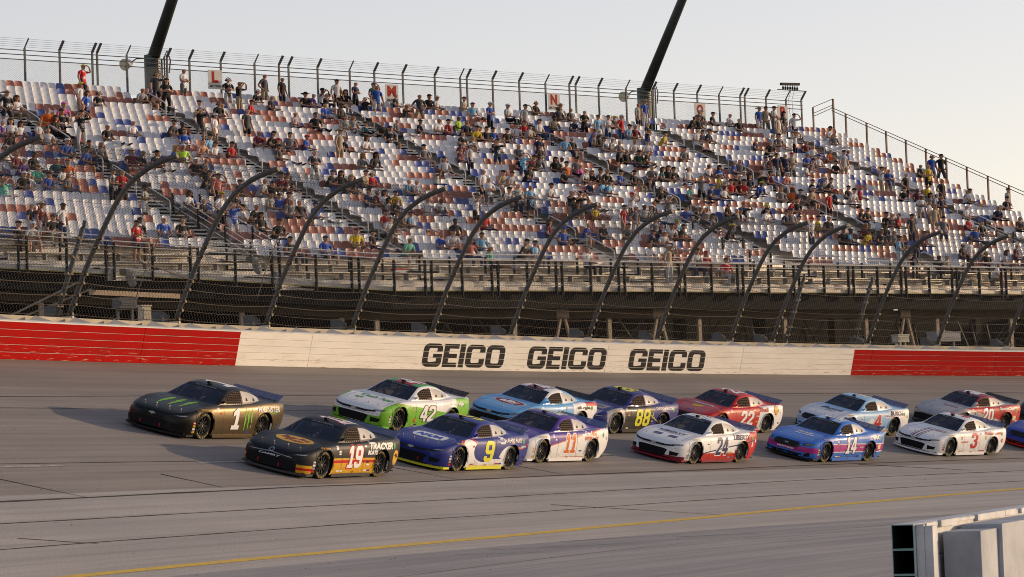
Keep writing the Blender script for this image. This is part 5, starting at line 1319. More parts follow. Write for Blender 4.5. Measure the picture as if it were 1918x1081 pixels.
# ------------------------------------------------------------ spectators
# slots: 0 skin 1 shirt 2 trousers 3 calf 4 shoe 5 hair
def skel(pose):
    """joints: name -> (parent, position, radius, region); x right, y forward, z up from the tread"""
    J = {}
    def j(n, p, x, y, z, r, reg): J[n] = (p, Vector((x, y, z)), r, reg)
    seated = pose in ('sit', 'lean', 'recline')
    hz = .50 if seated else .92
    ly = {'lean': .30, 'recline': -.06}.get(pose, .02 if seated else 0.0)
    j('hip', None, 0, 0, hz, .15, 2); j('waist', 'hip', 0, ly*.25, hz+.16, .135, 1); j('chest', 'waist', 0, ly*.75, hz+.36, .165, 1); j('collar', 'chest', 0, ly, hz+.50, .10, 1)
    j('neck', 'collar', 0, ly+.02, hz+.57, .055, 0); j('jaw', 'neck', 0, ly+.05, hz+.64, .072, 0); j('face', 'jaw', 0, ly+.045, hz+.71, .092, 0); j('crown', 'face', 0, ly+.03, hz+.79, .075, 0)
    j('nose', 'face', 0, ly+.155, hz+.695, .014, 0)
    for s, n in ((1, 'r'), (-1, 'l')):
        j('ear'+n, 'face', s*.098, ly+.04, hz+.70, .018, 0)
        j('sh'+n, 'collar', s*.19, ly, hz+.46, .068, 1)
        if pose in ('sit', 'recline'): el = (s*.26, ly+.06, hz+.20); wr = (s*.12, ly+.30, hz+.12); hd = (s*.07, ly+.37, hz+.11)
        elif pose == 'lean': el = (s*.25, .30, hz+.20); wr = (s*.11, .52, hz+.12); hd = (s*.05, .60, hz+.13)
        elif pose == 'stand': el = (s*.27, .0, hz+.18); wr = (s*.28, .07, hz-.06); hd = (s*.28, .10, hz-.14)
        elif pose == 'crossed': el = (s*.27, .05, hz+.19); wr = (s*-.02, .22, hz+.22+.03*s); hd = (s*-.11, .20, hz+.23+.03*s)
        elif pose == 'hips': el = (s*.36, -.06, hz+.20); wr = (s*.21, .05, hz+.05); hd = (s*.16, .09, hz+.0)
        elif pose == 'shade': el = ((.33, .16, hz+.46) if s > 0 else (-.27, .0, hz+.18)); wr = ((.16, .22, hz+.70) if s > 0 else (-.27, .08, hz-.05)); hd = ((.07, .20, hz+.76) if s > 0 else (-.27, .1, hz-.13))
        else: el = (s*.30, .20, hz+.44); wr = (s*.12, .27, hz+.66); hd = (s*.05, .24, hz+.71)       # raised: hands at the eyes
        j('el'+n, 'sh'+n, *el, .047, 1); j('wr'+n, 'el'+n, *wr, .031, 0); j('hd'+n, 'wr'+n, *hd, .036, 0)
        d = (Vector(hd)-Vector(wr)).normalized(); sd = d.cross(Vector((0, 0, 1)));
        sd = (sd.normalized() if sd.length > .1 else Vector((1, 0, 0)))
        for q in range(4):
            f1 = Vector(hd)+d*.045+sd*(.024*(q-1.5)); f2 = f1+d*(.045-.006*abs(q-1.2))+Vector((0, 0, -.014))
            j('f%d%s' % (q, n), 'hd'+n, *f1, .0105, 0); j('g%d%s' % (q, n), 'f%d%s' % (q, n), *f2, .009, 0)
        th = Vector(hd)+sd*(-.04*s)+d*.01; j('th'+n, 'hd'+n, *th, .012, 0)
        j('hp'+n, 'hip', s*.10, .0 if not seated else .06, hz-.02, .105, 2)
        if seated:
            kx = .17 if pose != 'lean' else .20; ky, kz, fy, fz = (.48, .50, .46, .07) if pose != 'recline' else (.52, .46, .86, .30)
            j('kn'+n, 'hp'+n, s*kx, ky, kz, .070, 2); j('an'+n, 'kn'+n, s*kx, fy, fz+.03, .043, 3); j('to'+n, 'an'+n, s*(kx+.03), fy+.17, fz-.02 if pose != 'recline' else fz+.10, .038, 4); j('hl'+n, 'an'+n, s*kx, fy-.05, fz-.02, .036, 4)
        else:
            sp_ = .13 if pose != 'hips' else .17
            j('kn'+n, 'hp'+n, s*sp_, .02, .50, .066, 2); j('an'+n, 'kn'+n, s*sp_, -.01, .10, .043, 3); j('to'+n, 'an'+n, s*(sp_+.03), .17, .04, .037, 4); j('hl'+n, 'an'+n, s*sp_, -.05, .045, .036, 4)
    return J
def body_mesh(pose, shorts, sleeves=True):
    J = skel(pose); names = list(J); idx = {n: i for i, n in enumerate(names)}
    me = bpy.data.meshes.new('tmp'); me.from_pydata([tuple(J[n][1]) for n in names], [(idx[J[n][0]], idx[n]) for n in names if J[n][0]], [])
    ob = bpy.data.objects.new('tmp', me); COL.objects.link(ob)
    md = ob.modifiers.new('s', 'SKIN'); md.use_smooth_shade = True
    for n in names:
        v = me.skin_vertices[0].data[idx[n]]; r = J[n][2]
        ry = r*.72 if n in ('waist', 'chest', 'hip') else r
        v.radius = (r, ry) if n in ('waist', 'chest', 'hip') else (r, r); v.use_root = (n == 'hip')
    sb = ob.modifiers.new('d', 'SUBSURF'); sb.levels = 1; sb.render_levels = 1
    dg = bpy.context.evaluated_depsgraph_get(); ev = ob.evaluated_get(dg); out = bpy.data.meshes.new_from_object(ev)
    bpy.data.objects.remove(ob); bpy.data.meshes.remove(me)
    out.name = 'person_'+pose; out.materials.clear()
    for _ in range(6): out.materials.append(None)
    segs = [(J[J[n][0]][1], J[n][1], J[n][3], n) for n in names if J[n][0]]
    fc = J['face'][1]; mi = []
    for p in out.polygons:
        c = p.center; best = None
        for a, b, reg, n in segs:
            ab = b-a; t = max(0, min(1, (c-a).dot(ab)/max(1e-6, ab.length_squared))); d = (a+ab*t-c).length/(J[n][2]+.02)
            if best is None or d < best[0]: best = (d, reg, n, t)
        reg = best[1]; n = best[2]
        if n.startswith('el') and best[3] > .62: reg = 0
        if n.startswith('hp'): reg = 2
        if n.startswith('kn') and shorts and best[3] > .86: reg = 3
        if n == 'neck' and best[3] < .25: reg = 1
        if n in ('face', 'crown', 'jaw') or n.startswith('ear'):
            if c.z > fc.z+.045 or (c.y < fc.y-.02 and c.z > fc.z-.06): reg = 5
        mi.append(reg)
    out.polygons.foreach_set('material_index', mi); out.polygons.foreach_set('use_smooth', [True]*len(mi))
    # eyes and mouth, sunk on the face
    bm = bmesh.new(); bm.from_mesh(out)
    for sx in (-.032, .032):
        c = fc+Vector((sx, .080, .012)); bmesh.ops.create_icosphere(bm, subdivisions=1, radius=.012, matrix=Matrix.Translation(c))
    for f in bm.faces[-40:]: f.material_index = 5
    bm.to_mesh(out); bm.free(); out.update()
    return out, fc, J['crown'][1]
POSES = ['sit', 'lean', 'recline', 'stand', 'crossed', 'hips', 'shade', 'raise', 'sitraise']
def skel_raise_sit():
    pass
_sk = skel
def skel(pose):
    if pose != 'sitraise': return _sk(pose)
    A = _sk('sit'); hz = .50
    B = _sk('raise'); dz = Vector((0, 0, -.42))
    for n in list(A):
        if n[:2] in ('el', 'wr', 'hd', 'th') or (n[0] in 'fg' and n[1].isdigit()): p, v, r, g = B[n]; A[n] = (p, v+dz+Vector((0, .02, 0)), r, g)
    return A
PM = {(p, sh): body_mesh(p, sh) for p in POSES for sh in (True,)}
def prism(pts_r, n=10): pass
def hats():
    H = {}
    def dome(mb, r, h, z0=0, n=10, k=3, sx=1., m=0):
        for i in range(k+1):
            a = pi/2*i/k
            for q in range(n): t = 2*pi*q/n; mb.v.append((r*cos(a)*cos(t), r*cos(a)*sin(t)*1.12, z0+h*sin(a)))
        b = len(mb.v)-(k+1)*n
        for i in range(k):
            for q in range(n): mb.f.append((b+i*n+q, b+i*n+(q+1) % n, b+(i+1)*n+(q+1) % n, b+(i+1)*n+q)); mb.m.append(m)
    mb = MB(); dome(mb, .105, .10, .0); mb.add([(-.08, .09, .0), (.08, .09, .0), (.06, .185, -.015), (-.06, .185, -.015), (-.08, .09, .014), (.08, .09, .014), (.06, .185, -.004), (-.06, .185, -.004)], [(0, 3, 2, 1), (4, 5, 6, 7), (0, 1, 5, 4), (1, 2, 6, 5), (2, 3, 7, 6), (3, 0, 4, 7)]); H['cap'] = mb
    mb = MB(); dome(mb, .10, .12, .0); n = 14
    r1 = [(.1*cos(2*pi*q/n), .112*sin(2*pi*q/n), .004) for q in range(n)]; r2 = [(.20*cos(2*pi*q/n), .215*sin(2*pi*q/n), .0+.03*abs(cos(2*pi*q/n))) for q in range(n)]
    mb.add(r1+r2+[(x, y, z-.012) for x, y, z in r1]+[(x, y, z-.012) for x, y, z in r2], [(q, (q+1) % n, n+(q+1) % n, n+q) for q in range(n)]+[(2*n+q, 3*n+q, 3*n+(q+1) % n, 2*n+(q+1) % n) for q in range(n)]+[(n+q, n+(q+1) % n, 3*n+(q+1) % n, 3*n+q) for q in range(n)]); H['hat'] = mb
    mb = MB(); mb.tube([(.115*cos(a), .0, .115*sin(a)-.03) for a in [pi*i/8 for i in range(9)]], .016, 5)
    for s in (1, -1): mb.tube([(s*.095, 0, -.06), (s*.14, 0, -.06)], .045, 8)
    H['headset'] = mb
    mb = MB(); dome(mb, .112, .10, .0)
    n = 10; ring = [(.112*cos(t), .12*sin(t)) for t in [pi*.93+pi*1.14*q/(n-1) for q in range(n)]]
    vs = []
    for z, k in ((.02, 1.0), (-.10, 1.08), (-.24, 1.05)):
        for x, y in ring: vs.append((x*k, y*k, z))
    for z, k in ((.02, .8), (-.10, .85), (-.24, .8)):
        for x, y in ring: vs.append((x*k, y*k, z))
    fs = []
    for a in range(2):
        for q in range(n-1): i = a*n+q; fs.append((i, i+1, i+n+1, i+n)); i += 3*n; fs.append((i, i+n, i+n+1, i+1))
    for q in range(n-1): i = 2*n+q; fs.append((i, i+1, i+3*n+1, i+3*n))
    mb.add(vs, fs); H['long_hair'] = mb
    return {k: m.mesh(k, [None] if False else None, True) for k, m in H.items()}
HM = hats()
CL = {'k': ('black', (.013, .013, .014)), 'w': ('white', (.60, .60, .62)), 'r': ('red', (.42, .015, .02)), 'b': ('blue', (.02, .075, .36)), 'n': ('navy', (.012, .02, .06)), 'g': ('grey', (.14, .14, .15)), 'c': ('charcoal', (.045, .045, .05)),
      'y': ('yellow', (.55, .40, .02)), 'o': ('orange', (.55, .12, .02)), 'p': ('pink', (.60, .12, .32)), 't': ('tan', (.36, .29, .20)), 'l': ('light blue', (.18, .40, .60)), 'e': ('mint green', (.12, .42, .32)), 'm': ('maroon', (.14, .02, .03)),
      'v': ('purple', (.08, .04, .20)), 'q': ('teal', (.03, .13, .15)), 'h': ('light grey', (.36, .37, .40)), 'z': ('patterned', (.16, .17, .14)), 'd': ('lime', (.38, .60, .05)), 'O': ('salmon', (.52, .16, .12)), 'G': ('dark green', (.025, .07, .045)), 'R': ('red and white striped', (.30, .10, .10)), 'a': ('bare-chested', (.42, .22, .14)), 'u': ('grey', (.2, .2, .22))}
def cloth_mat(key):
    nm = 'cloth_'+CL[key][0].replace(' ', '_')
    if nm in MATS: return MATS[nm]
    c = CL[key][1]; m = bpy.data.materials.new(nm); m.use_nodes = True; t = m.node_tree; b = t.nodes['Principled BSDF']; N = t.nodes.new; L = t.links.new
    tc = N('ShaderNodeTexCoord'); oi = N('ShaderNodeObjectInfo'); sp = N('ShaderNodeSeparateXYZ'); L(tc.outputs['Object'], sp.inputs[0])
    n = N('ShaderNodeTexNoise'); n.inputs['Scale'].default_value = 22; n.inputs['Detail'].default_value = 3
    ad = N('ShaderNodeVectorMath'); ad.operation = 'ADD'; L(tc.outputs['Object'], ad.inputs[0]); L(oi.outputs['Random'], ad.inputs[1]); L(ad.outputs[0], n.inputs['Vector'])
    # a print on the chest on about half the shirts
    def mth(op, a, v=None, o2=None):
        x = N('ShaderNodeMath'); x.operation = op; L(a, x.inputs[0])
        if v is not None: x.inputs[1].default_value = v
        if o2 is not None: L(o2, x.inputs[1])
        return x.outputs[0]
    inx = mth('LESS_THAN', mth('ABSOLUTE', sp.outputs[0]), .085); iny = mth('MULTIPLY', mth('GREATER_THAN', sp.outputs[1], .06), o2=mth('GREATER_THAN', mth('FRACT', mth('MULTIPLY', sp.outputs[2], 2.6)), .55)); prt = mth('GREATER_THAN', n.outputs[0], .50); some = mth('GREATER_THAN', oi.outputs['Random'], .60)
    f = mth('MULTIPLY', inx, o2=mth('MULTIPLY', iny, o2=mth('MULTIPLY', prt, o2=some)))
    if key in 'zR':
        f = mth('GREATER_THAN', n.outputs[0], .5) if key == 'z' else mth('GREATER_THAN', mth('SINE', mth('MULTIPLY', sp.outputs[2], 110)), 0)
    pc = (.5, .5, .52) if sum(c) < .8 else (.05, .06, .16)
    if key == 'z': pc = (.45, .44, .42)
    mx = N('ShaderNodeMix'); mx.data_type = 'RGBA'; L(f, mx.inputs[0]); mx.inputs[6].default_value = (*c, 1); mx.inputs[7].default_value = (*pc, 1)
    hs = N('ShaderNodeHueSaturation'); mr = N('ShaderNodeMapRange'); mr.inputs[3].default_value = .75; mr.inputs[4].default_value = 1.3; L(oi.outputs['Random'], mr.inputs[0]); L(mr.outputs[0], hs.inputs['Value']); L(mx.outputs[2], hs.inputs['Color'])
    L(hs.outputs[0], b.inputs['Base Color']); b.inputs['Roughness'].default_value = .9; MATS[nm] = m; return m
SKINS = [mat('skin_light', (.42, .24, .16), .55), mat('skin_tanned', (.34, .17, .10), .55), mat('skin_brown', (.14, .07, .04), .5), mat('skin_fair', (.48, .28, .20), .55)]
HAIRS = [mat('hair_dark', (.02, .014, .01), .6), mat('hair_brown', (.07, .04, .02), .6), mat('hair_blond', (.30, .20, .09), .6), mat('hair_grey', (.25, .24, .23), .6)]
PANTS = [mat('denim', (.035, .055, .11), .85), mat('khaki_cloth', (.28, .22, .15), .85), mat('black_cloth', (.015, .015, .017), .85), mat('grey_cloth', (.13, .13, .135), .85), mat('navy_cloth', (.02, .025, .05), .85), mat('white_cloth', (.5, .5, .5), .85)]
SHOES = [mat('white_shoe', (.5, .5, .5), .6), mat('black_shoe', (.02, .02, .02), .6)]
HATC = {'k': 'k', 'c': 'c', 'r': 'r', 'w': 'w', 'b': 'b', 'n': 'n', 'g': 'g', 'o': 'o', 'p': 'p', 'y': 'y', 'e': 'd', 'l': 'l', 'm': 'm', 'q': 'q'}
CROWD = [
(8.4,0,1,2,10), (21,0,1,1,0), (31.6,0,1,6,0), (34,0,1,0,0), (39.6,0,3,1,1), (41.5,0,1,1,2), (42,0,0,0,19), (43,0,0,0,19), (44.1,0,1,4,0), (46.6,0,1,20,2), (50,0,0,0,0), (55,0,0,0,1),
(56,0,0,1,4), (60,0,0,10,2), (71,0,0,0,18), (75,0,0,1,15), (88.3,0,1,3,15), (97,0,0,6,0), (98,0,0,15,14), (100,0,0,0,1), (103,0,0,1,0), (107.9,0,1,3,15), (109.1,0,1,10,2), (110.5,0,1,16,1),
(16.3,1,1,6,18), (25.5,1,1,0,18), (29,1,0,0,18), (36,1,0,0,16), (37,1,0,14,0), (38.8,1,3,0,0), (44.3,1,3,0,0), (45.7,1,1,3,0), (60,1,0,11,13), (65,1,0,16,4), (73,1,0,6,18), (75,1,0,6,0),
(85.4,1,1,17,0), (94,1,0,0,0), (96,1,0,0,0), (103,1,0,0,0), (110.3,1,1,0,19), (112.2,1,1,1,1), (13,2,0,16,0), (14,2,0,0,0), (16.3,2,1,0,19), (25.6,2,3,0,0), (30,2,0,0,0), (48.5,2,3,6,0),
(50.3,2,1,6,0), (80,2,0,0,10), (107.3,2,1,10,0), (116,2,0,1,1), (7,3,0,0,18), (26,3,0,2,1), (36,3,0,3,0), (38,3,0,6,2), (59,3,1,3,4), (64.3,3,1,16,2), (69,3,0,10,1), (72,3,0,4,0),
(73.4,3,1,0,0), (116,3,0,5,0), (3.4,4,1,1,10), (18,4,0,1,2), (20,4,0,0,18), (21,4,0,1,18), (53,4,0,18,0), (63,4,0,2,13), (65,4,0,1,2), (73.8,4,1,11,2), (75.4,4,1,1,2), (77.5,4,1,2,4),
(92,4,0,4,2), (-7,5,0,1,0), (-5,5,0,1,19), (3,5,1,3,19), (29,5,0,21,0), (32,5,0,0,1), (36,5,0,17,0), (37,5,0,5,0), (43,5,0,5,0), (46,5,0,0,1), (48,5,0,1,0), (50,5,0,2,1),
(60,5,0,1,2), (79.9,5,1,0,0), (82,5,0,7,1), (98,5,0,4,0), (104.5,5,3,1,15), (107,5,0,13,0), (-7.3,6,1,0,15), (-1,6,0,9,9), (1,6,2,5,0), (37,6,0,15,1), (39,6,0,6,0), (52,6,0,7,1),
(53,6,0,0,4), (55,6,0,3,1), (57,6,0,0,1), (70,6,0,5,0), (71,6,0,0,4), (98,6,0,0,0), (106,6,0,1,0), (-4,7,0,8,0), (-3,7,0,2,0), (-2,7,0,0,1), (14.2,7,3,0,18), (20,7,1,6,0),
(39,7,0,0,1), (49,7,0,0,0), (64,7,0,11,0), (65,7,0,0,0), (74,7,0,1,0), (76,7,0,1,5), (107,7,0,8,0), (109,7,0,3,0), (-4,8,0,0,19), (5,8,0,1,0), (9,8,0,6,1), (11,8,0,0,1),
(14.7,8,1,1,4), (48,8,0,6,0), (52,8,0,0,4), (80,8,0,5,1), (101,8,0,3,12), (103,8,0,1,5), (-11,9,0,14,0), (-10,9,0,1,19), (-9,9,0,1,19), (-7,9,0,16,0), (-2.3,9,3,0,1), (1,9,0,0,0),
(10,9,0,3,0), (23,9,0,5,1), (25,9,0,3,3), (30,9,0,0,2), (32,9,0,1,19), (54,9,0,5,0), (56,9,0,0,2), (56.6,9,1,4,0), (68.5,9,1,5,0), (70,9,0,0,4), (72,9,0,20,1), (73,9,0,0,4),
(104,9,0,0,1), (105.1,9,1,16,1), (119,9,0,0,0), (120.9,9,1,3,18), (122.6,9,1,0,1), (-7,10,0,1,0), (11,10,0,11,1), (20,10,0,0,3), (27.7,10,1,10,15), (39,10,0,5,1), (44,10,0,13,0), (49,10,3,0,1),
(85,10,0,3,0), (86,10,0,5,0), (91.6,10,1,4,1), (93.1,10,1,4,0), (94.2,10,1,10,3), (96,10,0,1,15), (-13,11,0,0,19), (9,11,0,22,0), (11,11,0,1,13), (13,11,0,2,1), (19,11,0,6,1), (43.6,11,1,16,4),
(59,11,0,5,1), (79,11,0,1,0), (81,11,0,3,19), (115.9,11,1,7,0), (-8,12,0,3,4), (-7,12,0,11,13), (-5,12,0,5,1), (-4,12,0,5,19), (5,12,0,3,19), (6,12,0,18,4), (28,12,0,5,19), (29,12,0,6,19),
(39,12,0,16,6), (49.4,12,3,11,4), (56,12,0,8,6), (58,12,0,9,0), (68,12,0,5,0), (70,12,0,15,19), (71,12,0,0,19), (72,12,0,0,1), (74,12,0,1,18), (83,12,0,1,4), (85.6,12,3,0,0), (87,12,0,13,19),
(89,12,0,19,4), (95,12,0,3,0), (105.5,12,3,1,1), (106.7,12,1,3,0), (-15,13,0,1,4), (-7,13,0,3,1), (-1,13,0,13,15), (0,13,0,0,19), (1,13,0,0,16), (2,13,0,13,0), (48,13,0,0,1), (54,13,0,0,2),
(56,13,0,16,0), (58,13,0,0,19), (59,13,0,6,1), (60,13,0,0,0), (62,13,0,3,1), (64,13,0,0,1), (77,13,0,7,4), (92,13,0,0,3), (94,13,0,6,0), (95,13,0,0,1), (107.7,13,1,0,0), (112,13,0,7,0),
(-15,14,0,13,0), (-13,14,0,0,1), (5,14,0,0,0), (6,14,0,5,0), (18.9,14,1,6,0), (34.6,14,3,17,0), (81,14,0,3,10), (96,14,0,0,1), (98,14,0,2,0), (105,14,0,0,1), (108,14,0,13,0), (109,14,0,5,0),
(111.9,14,1,0,0), (116,14,0,1,1), (117,14,0,17,0), (-16,15,0,14,0), (-12,15,0,15,4), (-11,15,0,8,8), (5,15,0,0,0), (19,15,0,0,2), (21,15,0,0,19), (69,15,0,12,4), (70.3,15,3,5,0), (72,15,0,4,5),
(74,15,0,1,15), (83,15,0,5,0), (85,15,0,8,8), (86,15,0,5,1), (87,15,0,10,4), (92,15,0,4,3), (94,15,0,1,1), (108,15,0,5,19), (121,15,0,0,1), (121.6,15,1,17,1), (-15,16,0,12,15), (-13,16,0,1,1),
(3,16,0,0,2), (12,16,0,13,1), (13,16,0,0,2), (20,16,0,0,19), (21,16,0,0,19), (37.5,16,1,1,0), (46,16,0,1,1), (62,16,0,0,18), (-18,17,0,0,4), (-17,17,0,1,4), (-15,17,0,3,1), (-13,17,0,5,0),
(3,17,0,0,8), (6,17,0,0,1), (8,17,0,16,0), (10,17,0,0,1), (36.7,17,1,1,0), (39,17,0,1,1), (50,17,0,1,2), (62.1,17,3,5,4), (80,17,0,2,0), (81,17,0,0,0), (86.5,17,1,2,1), (101.8,17,1,1,4),
(105.3,17,1,4,0), (110,17,0,1,0), (115,17,0,4,0), (116,17,0,11,4), (-20.7,18,3,12,0), (-9.5,18,1,5,17), (-8.5,18,1,2,0), (2.1,18,1,19,1), (20,18,0,4,1), (21,18,0,13,0), (22,18,0,1,19), (23,18,0,7,1),
(39,18,1,17,0), (40.6,18,1,11,0), (49,18,0,3,0), (58,18,0,4,0), (69,18,0,0,18), (71.5,18,3,0,8), (75,18,0,0,11), (101.1,18,1,1,0), (-3,19,0,1,19), (-2,19,0,3,19), (3,19,0,0,19), (26,19,0,1,1),
(27,19,0,16,0), (44.5,19,3,0,0), (45.7,19,3,0,1), (48,19,0,7,2), (52.9,19,3,1,3), (61,19,0,3,1), (62.6,19,3,0,4), (64,19,0,5,18), (68,19,0,0,0), (69,19,0,1,5), (72,19,0,1,1), (92,19,0,0,1),
(92.9,19,3,5,0), (94,19,0,2,1), (99.8,19,1,10,0), (106,19,0,2,0), (-8.5,20,1,17,1), (-2,20,0,0,0), (0,20,0,1,0), (8,20,0,5,0), (9,20,0,0,0), (11,20,0,3,6), (30.3,20,3,1,1), (79,20,0,7,1),
(80,20,0,0,4), (106,20,0,0,0), (-1.5,21,1,1,10), (1,21,0,1,1), (2,21,0,0,0), (30,21,0,2,0), (48.3,21,1,2,1), (49.9,21,1,5,4), (53,21,0,5,1), (56,21,0,11,11), (84,21,0,13,15), (85,21,0,0,1),
(87,21,0,0,1), (91.7,21,1,6,1), (97,21,1,5,1), (103,21,0,3,4), (-1.4,22,3,3,0), (2,22,0,0,19), (16,22,0,16,4), (17,22,0,0,2), (25,22,0,0,6), (37,22,0,13,19), (41,22,0,3,0), (44,22,0,0,0),
(47,22,0,5,6), (61,22,0,0,10), (73.7,22,1,1,3), (82,22,0,7,1), (85,22,0,0,0), (87,22,0,5,0), (92,22,0,13,2), (-23.7,23,1,0,0), (-22.7,23,1,13,15), (-22,23,0,0,2), (-20.6,23,1,1,1), (-13,23,0,0,1),
(-10,23,0,3,0), (-8,23,0,0,18), (2,23,0,0,1), (26,23,0,1,0), (37,23,0,3,5), (50,23,0,1,4), (51,23,0,13,16), (-26,24,0,0,1), (-25,24,0,1,4), (-14,24,0,1,4), (10,24,0,7,13), (12,24,0,0,1),
(20,24,0,3,0), (21,24,0,1,1), (25,24,0,11,1), (94,24,0,0,18), (97,24,0,17,0), (103,24,0,13,0), (1,25,0,0,1), (5,25,0,3,6), (14,25,0,12,0), (22,25,0,19,0), (28,25,0,0,0), (29,25,0,5,1),
(30,25,0,11,1), (45,25,0,1,0), (47,25,0,0,1), (81.2,25,1,11,1), (84,25,0,4,0), (92.6,25,1,1,1), (96,25,0,0,18), (99,25,0,1,19), (102,25,0,5,1), (-15.5,26,1,2,1), (23,26,0,12,4), (35,26,0,1,0),
(49,26,0,1,1), (50,26,0,0,3), (51,26,0,2,3), (80.2,26,1,5,0), (82,26,1,4,0), (86,26,0,0,0), (87,26,0,10,0), (43.8,27,1,10,4), (52,27,0,2,1), (92,27,0,1,0)]
ents = []
PO = 'stlb'; SH = 'kwrbngcyoptlemvqhzdOGRau'; HA = '0kcrwbngopyelmqszuhf'
for u, r, p, q, h in CROWD: ents.append((float(u), r, PO[p], SH[q], HA[h]))
def row_words(r):
    W = ['top', 'second', 'third', 'fourth', 'fifth', 'sixth', 'seventh', 'eighth', 'ninth', 'tenth', 'eleventh', 'twelfth', 'thirteenth', 'fourteenth', 'fifteenth', 'sixteenth', 'seventeenth', 'eighteenth', 'nineteenth', 'twentieth', '21st', '22nd', '23rd', '24th', '25th', '26th', '27th', '28th']
    return W[r]
NUMW = ['', 'one seat', 'two seats', 'three seats', 'four seats', 'five seats', 'six seats', 'seven seats', 'eight seats', 'nine seats', 'ten seats', '11 seats', '12 seats', '13 seats', '14 seats', '15 seats']
ASH = {-29.5: 'far left aisle', -4.5: 'second aisle', 15.2: 'L-sign aisle', 40.6: 'M-sign aisle', 65.3: 'N-sign aisle', 87.3: 'O-sign aisle', 111.2: 'P-sign aisle'}
HATW = {'k': 'black cap', 'c': 'charcoal cap', 'r': 'red cap', 'w': 'white cap', 'b': 'blue cap', 'n': 'navy cap', 'g': 'grey cap', 'o': 'orange cap', 'p': 'pink cap', 'y': 'yellow cap', 'e': 'lime cap', 'l': 'blue cap', 'm': 'maroon cap', 'q': 'teal cap',
        's': 'straw hat', 'z': 'black hat', 'u': 'grey hat', 'h': 'black headset', 'f': 'long hair', '0': ''}
rs = random.Random(5)
have = {(round(e[0]), e[1]) for e in ents}
for g in range(44):     # more small groups in the busy middle and right rows
    gu = rs.choice((rs.uniform(44, 118), rs.uniform(-25, 118))); gr = rs.randint(4, 24)
    for k in range(rs.choice((1, 2, 2, 3, 4))):
        u = round(gu)+k
        if (u, gr) in have or u > 119 or any(abs(u-a) < 1.8 for a in AIS) or gr > interp(SLAST, u): continue
        have.add((u, gr)); ents.append((float(u), gr, 's', rs.choice('kkkcggwwbnrhzltm'), rs.choice('000kkcwfhn')))
ents.sort(key=lambda e: depth(e))
seen = set(); far = MB(); far_mats = []; far_idx = {}
def fm(m):
    if m.name not in far_idx: far_idx[m.name] = len(far_mats); far_mats.append(m)
    return far_idx[m.name]
